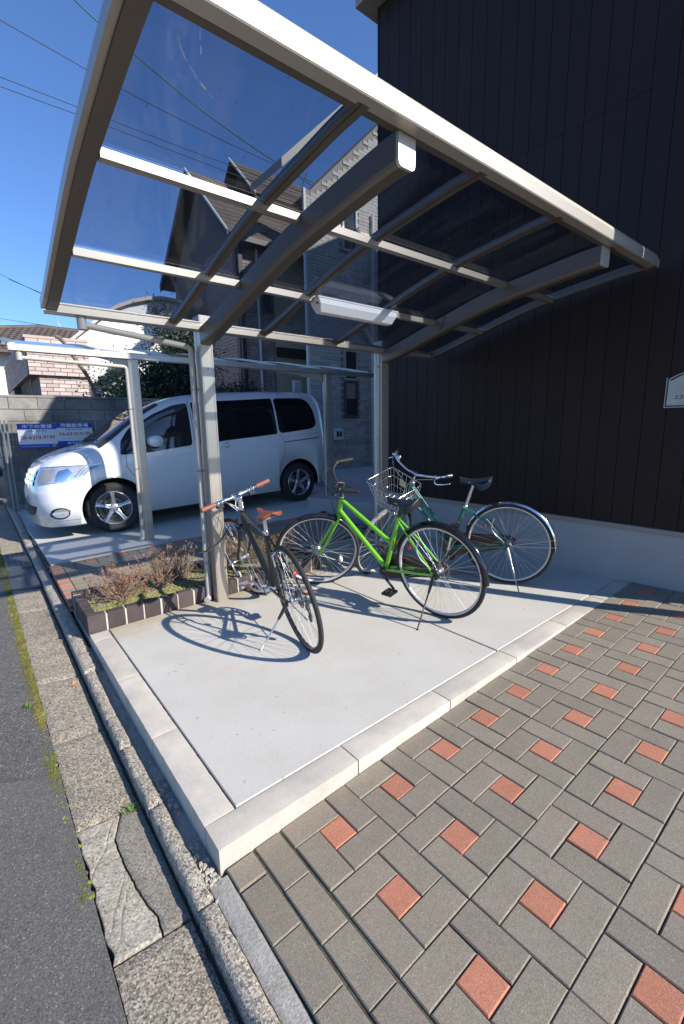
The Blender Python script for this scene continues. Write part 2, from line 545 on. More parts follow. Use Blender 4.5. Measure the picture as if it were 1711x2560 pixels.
def sheet(name, m, xs, ys, zf, parent=None, **props):
    mb = MB()
    mb.grid([[Vector((x, y, zf(x, y))) for y in ys] for x in xs], smooth=True)
    mb.f = [tuple(reversed(f)) for f in mb.f]
    o = mb.build(name, m, parent, **props)
    me = o.data
    if me.polygons and me.polygons[0].normal.z < 0:
        me.flip_normals()
    return o

def frange(a, b, n):
    return [a + (b - a) * i / n for i in range(n + 1)]

sheet('ground', 'far_ground', frange(-150, 150, 6), frange(-120, 260, 6), lambda x, y: -0.42, kind='structure')

def zroad(x, y): return -0.124 + rise(y) + 0.012 * (x + 0.345)
def seam(x): return 0.925 - 0.52 * (max(x, -1.1) + 0.347)
road = empty('road', kind='structure')
mb = MB()
xs = [-9, -4, -1.6, -1.1, -0.8, -0.6, -0.45, -0.343]
mb.grid([[Vector((x, seam(x) + (24 - seam(x)) * t, zroad(x, seam(x) + (24 - seam(x)) * t))) for t in frange(0, 1, 40)] for x in xs], smooth=True)
mb.build('worn_asphalt', 'asphalt_old', road).data.flip_normals()
mb = MB()
mb.grid([[Vector((x, -7 + (seam(x) - 0.006 + 7) * t, zroad(x, -7 + (seam(x) + 7) * t) + 0.003)) for t in frange(0, 1, 20)] for x in xs], smooth=True)
mb.build('asphalt_patch', 'asphalt_new', road).data.flip_normals()
for ob in road.children:
    if ob.data.polygons[0].normal.z < 0:
        ob.data.flip_normals()

# gutter apron: one block after another along the road
def zgut(x, y): return -0.119 + rise(y) - 0.10 * (x + 0.343)
gutter = empty('gutter', kind='structure')
ycuts = [-1.83, -1.22, -0.62, -0.03, 0.535, 1.165, 1.80, 2.43, 3.06, 3.66]
for k in range(len(ycuts) - 1):
    a, b = ycuts[k], ycuts[k + 1]
    if abs(a + 0.03) < 1e-6:
        continue
    mb = rough_block(-0.343, -0.114, a + 0.004, b - 0.004, zgut, seed=k, nx=10, ny=22, edge=0.005, amp=0.002)
    mb.build('gutter_block', 'gutter_stone', gutter)
CRACKS = [(-0.275, 0.40, 1.12, .13), (-0.262, 0.20, 1.1, .17), (-0.285, 0.10, 1.2, .08), (-0.27, 0.33, 0.2, .05), (-0.275, 0.15, .15, .06), (-0.31, .47, .5, .05)]
# the cracked block: a pale broken half and a grey half along a jagged crack
def crack_x(v):
    pts = [(0.0, -0.20), (0.12, -0.196), (0.22, -0.212), (0.36, -0.222), (0.5, -0.230), (0.62, -0.232), (0.8, -0.233), (0.92, -0.205), (1.0, -0.188)]
    for (v0, x0), (v1, x1) in zip(pts, pts[1:]):
        if v <= v1:
            t = (v - v0) / (v1 - v0)
            return x0 + (x1 - x0) * t + 0.0035 * noise.noise(Vector((v * 30, 3.3, 0)))
    return pts[-1][1]
for left in (True, False):
    mb = MB()
    P = []
    nx, ny = (40, 110) if left else (12, 44)
    for i in range(nx + 1):
        row = []
        for j in range(ny + 1):
            u, v = i / nx, j / ny
            y = -0.026 + 0.557 * v
            cx = crack_x(v)
            xl = -0.338 + 0.012 * noise.noise(Vector((v * 9, 1.2, 4)))
            x0, x1 = (xl, cx - 0.0035) if left else (cx + 0.0025, -0.114)
            x = x0 + (x1 - x0) * u
            z = zgut(x, y) + 0.002 * noise.noise(Vector((x * 30, y * 30, 2)))
            if left:
                # open cracks running across the broken half
                z -= 0.003
                w_ = 0.012 * noise.noise(Vector((x * 14, y * 14, 7)))
                for px_, py_, ang_, ln_ in CRACKS:
                    ca_, sa_ = cos(ang_), sin(ang_)
                    dx_, dy_ = x - px_, y - py_
                    along, across = dx_ * ca_ + dy_ * sa_, abs(-dx_ * sa_ + dy_ * ca_ + w_)
                    if abs(along) < ln_:
                        z -= 0.0045 * max(0.0, 1 - across / 0.0026)
            if i in (0, nx) or j in (0, ny):
                z -= 0.005
            row.append(Vector((x, y, z)))
        P.append(row)
    mb.grid(P)
    rim = [P[i][0] for i in range(nx + 1)] + [P[nx][j] for j in range(1, ny + 1)] + [P[i][ny] for i in range(nx - 1, -1, -1)] + [P[0][j] for j in range(ny - 1, 0, -1)]
    n = len(rim)
    mb.add(list(rim) + [Vector((p.x, p.y, p.z - 0.12)) for p in rim], [(k, n + k, n + (k + 1) % n, (k + 1) % n) for k in range(n)])
    o = mb.build('gutter_block', 'gutter_pale' if left else 'gutter_grey', gutter)
    o['label'] = 'pale broken half of a cracked gutter block' if left else 'grey half of a cracked gutter block'
# steel grating over the gutter by the car space, then plain blocks again
for k, (a, b) in enumerate(((5.10, 5.75), (5.76, 6.4), (6.41, 7.05), (7.06, 7.7), (7.71, 8.4), (8.41, 9.0))):
    rough_block(-0.343, -0.114, a, b, zgut, seed=20 + k, nx=6, ny=8).build('gutter_block', 'gutter_stone', gutter)
for k, (a, b) in enumerate(((3.67, 4.36), (4.38, 5.08))):
    mb = MB()
    zz = zgut(-0.2, (a + b) / 2) + 0.006
    mb.box((-0.34, a, zz - 0.03), (-0.318, b, zz))
    mb.box((-0.14, a, zz - 0.03), (-0.116, b, zz))
    mb.box((-0.318, a, zz - 0.03), (-0.14, a + 0.025, zz))
    mb.box((-0.318, b - 0.025, zz - 0.03), (-0.14, b, zz))
    nb = 26
    for i in range(nb):
        y = a + 0.03 + (b - a - 0.06) * (i + 0.5) / nb
        mb.box((-0.318, y - 0.006, zz - 0.028), (-0.14, y + 0.006, zz - 0.003))
    for x in (-0.275, -0.229, -0.183):
        mb.box((x - 0.006, a + 0.02, zz - 0.03), (x + 0.006, b - 0.02, zz - 0.002))
    o = mb.build('gutter_grating', 'grate')
    tag(o, ('steel drain grating nearer the planter, in the roadside gutter' if k == 0 else 'steel drain grating beside the white van bumper, in the roadside gutter'), 'drain grating')
sheet('gutter_bed', 'paver_bed', [-0.36, -0.1], frange(-2, 10, 24), lambda x, y: -0.16 + rise(y), kind='structure')

# kerb stones
def zkerb(x, y): return -0.078 + rise(y)
kerb = empty('kerb', kind='structure')
kc = [-1.86, -1.27, -0.672, -0.072, 0.426, 0.86, 1.14, 1.69, 2.26, 2.80, 3.38, 3.95, 4.55, 5.15, 5.75, 6.35, 7.0, 7.7, 8.4]
for k in range(len(kc) - 1):
    a, b = kc[k], kc[k + 1]
    broken = 0.012 if 2 < k < 8 else 0.0
    wid = 0.062 if b < 2.2 else 0.092
    mb = rough_block(-0.108, -0.108 + wid, a + 0.003, b - 0.003, zkerb, depth=0.10, amp=0.003 if broken else 0.0018, edge=0.006, nx=6, ny=34, seed=40 + k, crown=0.004, chip=broken)
    mb.build('kerb_stone', 'kerb_stone', kerb)
# mortar strip between the kerb and the pavers, lower broken mortar beside the slab
mb = rough_block(-0.05, 0.016, -1.9, -0.02, lambda x, y: -0.083 + 0.02 * (x + 0.05), depth=0.1, amp=0.0015, edge=0.003, nx=6, ny=60, seed=3)
mb.build('mortar_strip', 'mortar_grey', None, kind='structure')
mb = rough_block(-0.052, 0.004, -0.02, 2.08, lambda x, y: -0.108 + rise(y) * 0.8 + 0.012 * noise.noise(Vector((x * 30, y * 14, 9))), depth=0.1, amp=0.006, edge=0.002, nx=8, ny=120, seed=5)
mb.build('mortar_bed', 'mortar', None, kind='structure')
rnd = random.Random(4)
mb = MB()
for k in range(150):
    y = rnd.choice((rnd.gauss(0.06, 0.07), rnd.gauss(0.02, 0.04), rnd.gauss(0.45, 0.06), rnd.uniform(0, 1.9)))
    x = rnd.uniform(-0.068, -0.008)
    r = rnd.uniform(0.002, 0.0085) if y < 0.6 else rnd.uniform(0.002, 0.005)
    c = Vector((x, y, -0.092 + rise(y) + r * 0.5))
    vs = [c + Vector((rnd.uniform(0.6, 1.2) * r * sx, rnd.uniform(0.6, 1.2) * r * sy, rnd.uniform(0.5, 1.0) * r * sz)) for sx, sy, sz in ((-1, -1, -1), (1, -1, -1), (1, 1, -1), (-1, 1, -1), (-.8, -.7, 1), (.8, -.6, 1), (.7, .8, 1), (-.8, .7, 1))]
    mb.add(vs, [(3, 2, 1, 0), (4, 5, 6, 7), (0, 1, 5, 4), (1, 2, 6, 5), (2, 3, 7, 6), (3, 0, 4, 7)])
tag(mb.build('rubble', 'mortar', None, kind='stuff'), 'crumbled bits of mortar lying between kerb and concrete slab', 'rubble')

# moss in the joint between asphalt and gutter
rnd = random.Random(11)
for nm, m, n, lab in (('moss', 'moss', 3600, 'olive brown moss in the joint between road and gutter'), ('moss_tuft', 'moss_green', 1300, 'bright green moss tufts in the joint between road and gutter')):
    mb = MB()
    for k in range(n):
        y = rnd.uniform(0.22, 5.2)
        dens = 0.72 + 0.6 * noise.noise(Vector((y * 2.4, 0.7, 0)))
        if y < 0.8:
            dens -= 0.55
        if nm == 'moss_tuft':
            dens = 0.2 + noise.noise(Vector((y * 3.1, 5.1, 0))) * 0.9
        if rnd.random() > dens:
            continue
        x = -0.350 - abs(rnd.gauss(0, 0.019)) + rnd.uniform(-0.002, 0.010)
        r = rnd.uniform(0.004, 0.013)
        z = zroad(x, y) + 0.0005
        h = rnd.uniform(0.002, 0.007)
        ph = rnd.uniform(0, 6)
        ring = [Vector((x + r * cos(ph + t * pi / 3) * rnd.uniform(.6, 1.2), y + r * sin(ph + t * pi / 3) * rnd.uniform(.7, 1.6), z)) for t in range(6)]
        mb.add(ring + [Vector((x, y, z + h))], [(t, (t + 1) % 6, 6) for t in range(6)])
    tag(mb.build(nm, m, None, kind='stuff'), lab, 'moss')

def weed(x, y, z, n, ln, seed, label, m='weed'):
    r_ = random.Random(seed)
    t = MB()
    for k in range(n):
        a, e = r_.uniform(0, 2 * pi), r_.uniform(0.25, 1.2)
        L_ = ln * r_.uniform(0.5, 1.1)
        w = L_ * r_.uniform(0.05, 0.11)
        d = Vector((cos(a) * cos(e), sin(a) * cos(e), sin(e)))
        sd = Vector((-sin(a), cos(a), 0)) * w
        b0 = Vector((x + r_.gauss(0, ln * .3), y + r_.gauss(0, ln * .3), z))
        m1 = b0 + d * L_ * 0.55
        tip = b0 + d * L_ + Vector((cos(a), sin(a), -0.5)) * L_ * 0.2
        t.add([b0 - sd * .2, b0 + sd * .2, m1 + sd, tip, m1 - sd], [(0, 1, 2, 4), (4, 2, 3)])
    return tag(t.build('weed', m), label, 'weed', 'weeds in the joints of the road edge')
weed(-0.405, 1.58, zroad(-.4, 1.58), 46, 0.034, 1, 'flat green weed growing in the moss line at the road edge')
weed(-0.150, 0.525, zgut(-.15, .52) - .004, 44, 0.034, 2, 'small weed in the joint behind the cracked gutter block')
weed(-0.125, 2.34, zgut(-.12, 2.3) - .004, 26, 0.026, 3, 'tiny weed against the kerb beside the brick planter')
# fallen leaf on the gutter
mb = MB()
r_ = random.Random(5)
ring = []
for k in range(14):
    a = 2 * pi * k / 14
    rr = 0.022 * (1 + 0.35 * cos(2 * a) + 0.22 * (k % 2))
    ring.append(Vector((rr * cos(a), rr * 0.7 * sin(a), 0.004 + 0.008 * abs(sin(a * 1.5)))))
mb.add(ring + [Vector((0, 0, 0.003))], [(k, (k + 1) % 14, 14) for k in range(14)])
mb.tube([(0.02, 0, 0.004), (0.035, 0.004, 0.006), (0.045, 0.01, 0.003)], 0.0009, 5)
o = mb.build('fallen_leaf', 'leaf_dry')
o.location = (-0.165, 1.69, zgut(-0.16, 1.7) + 0.001)
o.rotation_euler = (0, 0, 0.7)
tag(o, 'curled orange dry leaf lying on the gutter beside the kerb', 'leaf')

# ------------------------------------------------------------------ concrete bicycle slab with its border blocks
slab = empty('concrete_slab', kind='structure')
def slab_piece(x0, x1, y0, y1, name='slab_panel', m='concrete', c=0.003, dz=0.0):
    mb = MB()
    vs = []
    for z_ in (-0.25, None, 'top'):
        for (x, y) in ((x0, y0), (x1, y0), (x1, y1), (x0, y1)):
            if z_ == -0.25:
                vs.append((x, y, -0.25))
            elif z_ is None:
                vs.append((x, y, zslab(x, y) - c + dz))
            else:
                xi = x + (c if x == x0 else -c)
                yi = y + (c if y == y0 else -c)
                vs.append((xi, yi, zslab(xi, yi) + dz))
    fs = [(8, 9, 10, 11)]
    for k in range(4):
        n = (k + 1) % 4
        fs += [(k, n, 4 + n, 4 + k), (4 + k, 4 + n, 8 + n, 8 + k)]
    mb.add(vs, fs)
    return mb.build(name, m, slab)
slab_piece(0.1235, 1.806, 0.1245, 2.075)
slab_piece(1.818, 3.545, 0.1245, 3.0)
slab_piece(0.1, 3.5, 0.1, 2.9, 'joint_filler', 'joint_dark', dz=-0.012)
def border(x0, x1, y0, y1, seed):
    def zf(x, y): return zslab(x, y) + 0.001
    mb = rough_block(x0, x1, y0, y1, zf, depth=0.3, amp=0.0006, edge=0.0022, nx=max(4, int((x1 - x0) / .02)), ny=max(4, int((y1 - y0) / .02)), seed=seed)
    mb.build('border_block', 'concrete_border', slab)
xj = [0.0, 0.6125, 1.2165, 1.8215, 2.4300, 3.040, 3.545]
for k in range(6):
    border(xj[k] + (0.0015 if k else 0), xj[k + 1] - 0.0015, 0.0, 0.118, 60 + k)
yj = [0.1095 + 0.0105, 0.7165, 1.3285, 1.9330, 2.075]
for k in range(4):
    border(0.0, 0.1165, yj[k] + 0.0015, yj[k + 1] - 0.0015, 70 + k)

# ------------------------------------------------------------------ brick pavement of the driveway
pave = empty('brick_pavement', kind='structure')
sheet('paver_bed', 'paver_bed', [0.0155, 1.2, 3.6], frange(-2.6, 0.0, 4), lambda x, y: zpave(x, y) - 0.008, pave)
def paver_mesh(w, d, name, m):
    mb = MB()
    mb.cbox((-w / 2, -d / 2, -0.06), (w / 2, d / 2, 0), 0.0035)
    return mb.mesh(name, m)
G = 0.0032
ME = {'long': paver_mesh(0.2 - G, 0.1 - G, 'paver_long', 'paver_grey'), 'cross': paver_mesh(0.1 - G, 0.2 - G, 'paver_cross', 'paver_grey'),
      'half': paver_mesh(0.1 - G, 0.1 - G, 'paver_half', 'paver_grey'), 'red': paver_mesh(0.1 - G, 0.1 - G, 'paver_centre', 'paver_red')}
NP = Vector((-0.05331, 0.01953, 1)).normalized()
PX = Vector((1, 0, 0.05331)).normalized()
PY = NP.cross(PX)
rnd = random.Random(3)
far = MB()
X0, Y0 = 0.2326, 0.0
def put_paver(kind, x, y, individually):
    z = zpave(x, y) + rnd.uniform(-0.0016, 0.0016)
    a = rnd.gauss(0, 0.004)
    tx, ty = rnd.gauss(0, 0.004), rnd.gauss(0, 0.004)
    n = (NP + PX * tx + PY * ty).normalized()
    ax = (PX * cos(a) + PY * sin(a))
    ax = (ax - n * ax.dot(n)).normalized()
    M = basis((x + rnd.gauss(0, .0007), y + rnd.gauss(0, .0007), z), ax, n.cross(ax), n)
    if individually:
        link('red_paver' if kind == 'red' else 'paver', ME[kind], pave, M=M)
    elif kind != 'red':
        w, d = {'long': (.2, .1), 'cross': (.1, .2), 'half': (.1, .1)}[kind]
        far.cbox((-(w - G) / 2, -(d - G) / 2, -0.06), ((w - G) / 2, (d - G) / 2, 0), 0.0035, M)
    else:
        link('red_paver', ME['red'], pave, M=M)
VIS = {0: (0, 11), 1: (0, 11), 2: (0, 9), 3: (0, 4)}
for j in range(0, 7):
    for i in range(0, 11):
        bx, by = X0 + 0.3 * i, Y0 - 0.3 * j
        ind = j in VIS and VIS[j][0] <= i < VIS[j][1]
        put_paver('long', bx + 0.1, by - 0.05, ind)
        put_paver('cross', bx + 0.25, by - 0.1, ind)
        put_paver('cross', bx + 0.05, by - 0.2, ind)
        put_paver('long', bx + 0.2, by - 0.25, ind)
        put_paver('red', bx + 0.15, by - 0.15, True)
for k in range(8):
    put_paver('cross', 0.1735, -0.1 - 0.2 * k, k < 4)
    if k == 0:
        put_paver('half', 0.0665, -0.055, True)
    put_paver('cross', 0.0665, -0.21 - 0.2 * k, k < 4)
far.build('paver', 'paver_grey', pave, kind='stuff')
# ------------------------------------------------------------------ planter with azaleas
PX0, PX1, PY0, PY1 = 0.0, 1.98, 2.085, 2.66
planter = thing('planter', 'low dark brown brick planter with white joints at the back of the bicycle slab', 'planter')
BW, PIT, TH, HT = 0.112, 0.124, 0.062, 0.118
bk_f = MB().cbox((-BW / 2, -TH / 2, -0.15), (BW / 2, TH / 2, 0), 0.003).mesh('planter_brick', 'brick_brown')
bk_s = MB().cbox((-TH / 2, -BW / 2, -0.15), (TH / 2, BW / 2, 0), 0.003).mesh('planter_brick_side', 'brick_brown')
rnd = random.Random(8)
def ztop(x, y): return zslab(x, 2.0) + HT + 0.03 * max(0, y - PY0) * 0.4
n = 0
x = PX0 + BW / 2 + 0.001
while x < PX1:
    for yy in (PY0, PY1):
        if -0.135 < x - 0.93 < 0.11 and yy == PY0:
            continue
        link('brick', bk_f, planter, loc=(x + rnd.gauss(0, .001), yy + TH / 2 + rnd.gauss(0, .0012), ztop(x, yy) + rnd.gauss(0, .0015)))
    x += PIT
link('brick', MB().cbox((-0.039, -TH / 2, -0.15), (0.039, TH / 2, 0), 0.003).mesh('planter_brick_short', 'brick_brown'), planter, loc=(0.786, PY0 + TH / 2, ztop(0.786, PY0)))
ys = PY0 + TH + 0.004 + 0.05
while ys < PY1 - 0.04:
    for xx in (PX0 + TH / 2, PX1 - TH / 2):
        link('brick', bk_s, planter, loc=(xx + rnd.gauss(0, .001), ys, ztop(xx, ys) + rnd.gauss(0, .0015)))
    ys += 0.114
mb = MB()
for (a, b) in (((PX0 + .003, PY0 + 0.0035), (0.82, PY0 + TH - .004)), ((1.0, PY0 + 0.0035), (PX1 - .003, PY0 + TH - .004)), ((PX0 + .003, PY1 + 0.003), (PX1 - .003, PY1 + TH - .003)),
               ((PX0 + 0.004, PY0 + .03), (PX0 + TH - .004, PY1)), ((PX1 - TH + .004, PY0 + .03), (PX1 - .004, PY1))):
    nseg = 12
    for k in range(nseg):
        xa = a[0] + (b[0] - a[0]) * k / nseg
        xb = a[0] + (b[0] - a[0]) * (k + 1) / nseg
        mb.box((xa, a[1], -0.1), (xb, b[1], ztop((xa + xb) / 2, a[1]) - 0.006))
mb.build('mortar_joint', 'brick_mortar', planter)
def zsoil(x, y): return ztop(x, y) - 0.03 + 0.012 * noise.noise(Vector((x * 5, y * 5, 3))) + 0.004 * noise.noise(Vector((x * 23, y * 23, 3)))
sheet('soil', 'soil', frange(PX0 + .05, PX1 - .05, 70), frange(PY0 + .05, PY1 + .02, 26), zsoil, planter)
mb = MB()
rnd = random.Random(21)
for k in range(2600):
    x, y = rnd.uniform(PX0 + .07, PX1 - .07), rnd.uniform(PY0 + .065, PY1 - .01)
    r = rnd.uniform(0.0025, 0.007)
    c = Vector((x, y, zsoil(x, y) + r * 0.3))
    q = [c + Vector((rnd.uniform(.6, 1.2) * r * a, rnd.uniform(.6, 1.2) * r * b, rnd.uniform(.5, .9) * r * d)) for a, b, d in ((-1, -1, 0), (1, -1, 0), (1, 1, 0), (-1, 1, 0), (0, 0, 1.2))]
    mb.add(q, [(0, 1, 4), (1, 2, 4), (2, 3, 4), (3, 0, 4)])
mb.build('gravel', 'gravel', planter, kind='stuff')
mb = MB()
for k in range(900):
    cx, cy = rnd.choice(((0.16, 2.2), (0.45, 2.22), (0.62, 2.2), (0.30, 2.3), (1.2, 2.22), (0.72, 2.25)))
    x, y = rnd.gauss(cx, 0.075), rnd.gauss(cy, 0.045)
    if not (PX0 + .07 < x < PX1 - .07 and PY0 + .07 < y < PY1):
        continue
    r = rnd.uniform(0.004, 0.012)
    z = zsoil(x, y)
    ring = [Vector((x + r * cos(t * pi / 3) * rnd.uniform(.6, 1.2), y + r * sin(t * pi / 3) * rnd.uniform(.6, 1.2), z)) for t in range(6)]
    mb.add(ring + [Vector((x, y, z + rnd.uniform(.003, .012)))], [(t, (t + 1) % 6, 6) for t in range(6)])
mb.build('moss_cover', 'moss_green', planter, kind='stuff')

def shrub(x, y, h, w, seed, label, leafm, nb=62, nl=9):
    r_ = random.Random(seed)
    z0 = zsoil(x, y) - 0.01
    t = thing('azalea_shrub', label, 'shrub', (x, y, z0), group='azalea shrubs in the brick planter')
    tw, lf = MB(), MB()
    tips = []
    for k in range(nb):
        a = r_.uniform(0, 2 * pi)
        e = r_.uniform(0.30, 1.5)
        L_ = h * r_.uniform(0.7, 1.05) / max(0.55, sin(e)) if e > .6 else w * r_.uniform(.7, 1.1)
        L_ = min(L_, max(h, w) * 1.08)
        d = Vector((cos(a) * cos(e) * w / h * 0.9, sin(a) * cos(e) * w / h * .75, sin(e)))
        p = Vector((r_.gauss(0, .02), r_.gauss(0, .02), 0))
        pts = [p.copy()]
        dd = d.normalized()
        for s_ in range(4):
            dd = (dd + Vector((r_.gauss(0, .16), r_.gauss(0, .16), r_.gauss(0.06, .12)))).normalized()
            p = p + dd * L_ / 4
            if p.z < 0.01:
                p.z = 0.01
            pts.append(p.copy())
        tw.tube(pts, [0.0032, 0.0026, 0.0021, 0.0016, 0.001], 4, cap=False)
        for s_ in range(4):
            i = r_.choice((1, 2, 2, 3, 3))
            q = pts[i].copy()
            d2 = (dd + Vector((r_.gauss(0, .6), r_.gauss(0, .6), r_.gauss(.3, .4)))).normalized()
            q2 = q + d2 * L_ * r_.uniform(.12, .3)
            tw.tube([q, (q + q2) / 2 + Vector((r_.gauss(0, .004), r_.gauss(0, .004), 0)), q2], [0.0016, 0.0013, 0.0008], 3, cap=False)
            tips.append((q2, d2))
        tips.append((pts[-1], dd))
    for p, d in tips:
        for k in range(r_.randint(2, nl)):
            u = Vector((r_.gauss(0, 1), r_.gauss(0, 1), r_.gauss(0.5, .8))).normalized()
            sd = u.cross(Vector((r_.gauss(0, 1), r_.gauss(0, 1), r_.gauss(0, 1)))).normalized()
            L2 = r_.uniform(0.007, 0.016)
            b0 = p + Vector((r_.gauss(0, .006), r_.gauss(0, .006), r_.gauss(0, .006)))
            lf.add([b0, b0 + u * L2 * .5 + sd * L2 * .24, b0 + u * L2, b0 + u * L2 * .5 - sd * L2 * .24], [(0, 1, 2, 3)])
    tw.build('branches', 'twig', t, kind='stuff')
    lf.build('leaves', leafm, t, kind='stuff')
shrub(0.27, 2.36, 0.26, 0.27, 1, 'reddish twiggy azalea nearest the road in the brick planter', 'azalea_red', 92, 6)
shrub(0.60, 2.42, 0.30, 0.27, 2, 'bare twiggy azalea left of the front carport post, second from the road', 'azalea_red', 82, 5)
shrub(0.80, 2.52, 0.30, 0.20, 3, 'thin red brown azalea directly behind the drainpipe of the front carport', 'azalea_red', 52, 5)
shrub(1.13, 2.40, 0.30, 0.24, 4, 'olive and orange azalea seen through the front wheel of the black bicycle', 'azalea_olive', 80, 10)
shrub(1.44, 2.45, 0.28, 0.23, 5, 'olive azalea between the black bicycle and the green bicycle wheel', 'azalea_olive', 70, 10)
shrub(1.75, 2.48, 0.26, 0.22, 6, 'low azalea behind the front wheel of the green bicycle', 'azalea_olive', 60, 8)

# ------------------------------------------------------------------ brick path between planter and car space
def zpath(x, y): return 0.02 + 0.03 * x + (y - 2.72) * 0.06
path = empty('brick_path', kind='structure')
sheet('path_bed', 'paver_bed', [-0.02, 1.5, 3.3], [2.70, 3.3, 3.86], lambda x, y: zpath(x, y) - 0.012, path)
pl = MB().cbox((-0.0975, -0.0475, -0.05), (0.0975, 0.0475, 0), 0.003).mesh('path_brick', 'paver_grey')
ph = MB().cbox((-0.0475, -0.0475, -0.05), (0.0475, 0.0475, 0), 0.003).mesh('path_half', 'paver_grey')
pr = MB().cbox((-0.0475, -0.0475, -0.05), (0.0475, 0.0475, 0), 0.003).mesh('path_red', 'paver_red')
rnd = random.Random(31)
ny_ = 11
for r_ in range(ny_):
    y = 2.77 + 0.1 * r_
    for c in range(0, 33):
        x = 0.03 + 0.1 * c
        M = basis((x, y, zpath(x, y) + rnd.uniform(-.0012, .0012)), Vector((1, 0, 0.03)).normalized(), Vector((0, 1, 0.06)).normalized(), Vector((-.03, -.06, 1)).normalized())
        if c == 0:
            link('red_brick' if r_ % 2 == 0 else 'half_brick', pr if r_ % 2 == 0 else ph, path, M=M)
        elif r_ == ny_ - 1:
            link('red_brick' if c % 3 == 0 else 'half_brick', pr if c % 3 == 0 else ph, path, M=M)
        elif (c + r_) % 2 == 1 and c < 32:
            M2 = M.copy()
            M2.translation.x += 0.05
            M2.translation.z += 0.0015
            link('brick', pl, path, M=M2)
        elif c == 1:
            link('half_brick', ph, path, M=M)

# ------------------------------------------------------------------ car space: concrete with joints, kerb strip, ramp to the street
lot = empty('parking_slab', kind='structure')
mb = MB()
def lotbox(x0, x1, y0, y1, m='lot_concrete', dz=0.0, name='slab_panel'):
    b = MB()
    n = 6
    top = [[Vector((x0 + (x1 - x0) * i / n, y0 + (y1 - y0) * j / n, 0)) for j in range(n + 1)] for i in range(n + 1)]
    for row in top:
        for v in row:
            v.z = zlot(v.x) + dz
    b.grid(top, smooth=False)
    b.f = [tuple(reversed(f)) for f in b.f]
    b.add([(x0, y0, -.3), (x1, y0, -.3), (x1, y1, -.3), (x0, y1, -.3), (x0, y0, zlot(x0) + dz), (x1, y0, zlot(x1) + dz), (x1, y1, zlot(x1) + dz), (x0, y1, zlot(x0) + dz)],
          [(0, 1, 5, 4), (1, 2, 6, 5), (2, 3, 7, 6), (3, 0, 4, 7)])
    o = b.build(name, m, lot)
    return o
lotbox(0.0, 0.56, 3.862, 3.94, 'concrete_border', 0.002, 'border_block')
lotbox(0.565, 1.17, 3.862, 3.94, 'concrete_border', 0.001, 'border_block')
lotbox(1.175, 3.25, 3.862, 3.94, 'concrete_border', 0.002, 'border_block')
lotbox(0.0, 2.2, 3.95, 5.40)
lotbox(2.21, 4.6, 3.95, 5.40)
lotbox(0.0, 2.2, 5.41, 6.55)
lotbox(2.21, 4.6, 5.41, 6.55)
lotbox(0.0, 4.6, 6.56, 8.4)
lotbox(4.61, 8.4, 3.95, 8.4)
lotbox(-0.03, 8.3, 3.9, 8.38, 'joint_dark', -0.015, 'joint_filler')
mb = MB()
mb.grid([[Vector((x, y, z)) for y in frange(3.862, 9, 10)] for x, z in ((-0.02, 0), (0.002, 0))])
for i, v in enumerate(mb.v):
    x, y, z = v
    mb.v[i] = (x, y, (zkerb(x, y) - 0.004) if x < -0.01 else (zpath(0, y) if y < 3.86 else zlot(0)) - 0.002)
mb.build('ramp_strip', 'concrete_border', None, kind='structure').data.flip_normals()

# raised concrete step beyond the planter, by the passage
step = MB()
step.prism([(3.30, 4.22), (3.68, 3.02), (9.5, 3.02), (9.5, 8.4), (5.2, 8.4), (4.55, 4.62), (3.75, 4.55)], -0.1, 0.355)
step.build('concrete_step', 'foundation', None, kind='structure')
# ------------------------------------------------------------------ carports
def interp(tab, t):
    for (a, za), (b, zb) in zip(tab, tab[1:]):
        if t <= b:
            return za + (zb - za) * (t - a) / (b - a)
    (a, za), (b, zb) = tab[-2:]
    return za + (zb - za) * (t - a) / (b - a)

def profile_bar(mb, x0, x1, top, depth, ys, back=0.0):
    """bar running along y under the roof curve: rectangular section"""
    n = len(ys)
    vs = []
    for y in ys:
        z = top(y)
        d = depth(y) if callable(depth) else depth
        vs += [(x0, y, z - d), (x1, y, z - d), (x1, y, z), (x0, y, z)]
    fs = [(0, 1, 2, 3), tuple(reversed((4 * n - 4, 4 * n - 3, 4 * n - 2, 4 * n - 1)))]
    for i in range(n - 1):
        a, b = 4 * i, 4 * i + 4
        for k in range(4):
            k2 = (k + 1) % 4
            fs.append((a + k, b + k, b + k2, a + k2))
    mb.add(vs, fs)

T1 = [(0.0, 2.447), (0.09, 2.446), (0.18, 2.44), (0.30, 2.428), (0.42, 2.411), (0.55, 2.398), (0.68, 2.381), (0.80, 2.363), (0.90, 2.346), (1.07, 2.306), (1.25, 2.262), (1.45, 2.210), (1.65, 2.156), (1.80, 2.118), (1.95, 2.080)]
def t1(y): return interp(T1, y)
def smooth_t1(y):
    return sum(t1(min(1.95, max(0.0, y + d))) for d in (-.12, -.06, 0, .06, .12)) / 5
YS = frange(0.04, 1.97, 26)

cp = thing('carport', 'grey aluminium carport with smoked roof panels over the three bicycles', 'carport')
RX = [0.0, 0.70, 1.385, 2.08, 2.76, 3.36]      # rail, rafters, rail
# roof panels, one per bay, between the purlins
bands = [(0.05, 0.70), (0.74, 1.345), (1.385, 1.955)]
for i in range(5):
    for a, b in bands:
        mb = MB()
        xs_ = [RX[i] + 0.026, RX[i + 1] - 0.026 if i < 4 else RX[i + 1] - 0.02]
        ys_ = frange(a, b, 9)
        up = [[Vector((x, y, smooth_t1(y) - 0.004)) for y in ys_] for x in (xs_[0], xs_[0] + .02, (xs_[0] + xs_[1]) / 2, xs_[1] - .02, xs_[1])]
        mb.grid(up, smooth=True)
        mb.build('roof_panel', 'smoked_panel', cp)
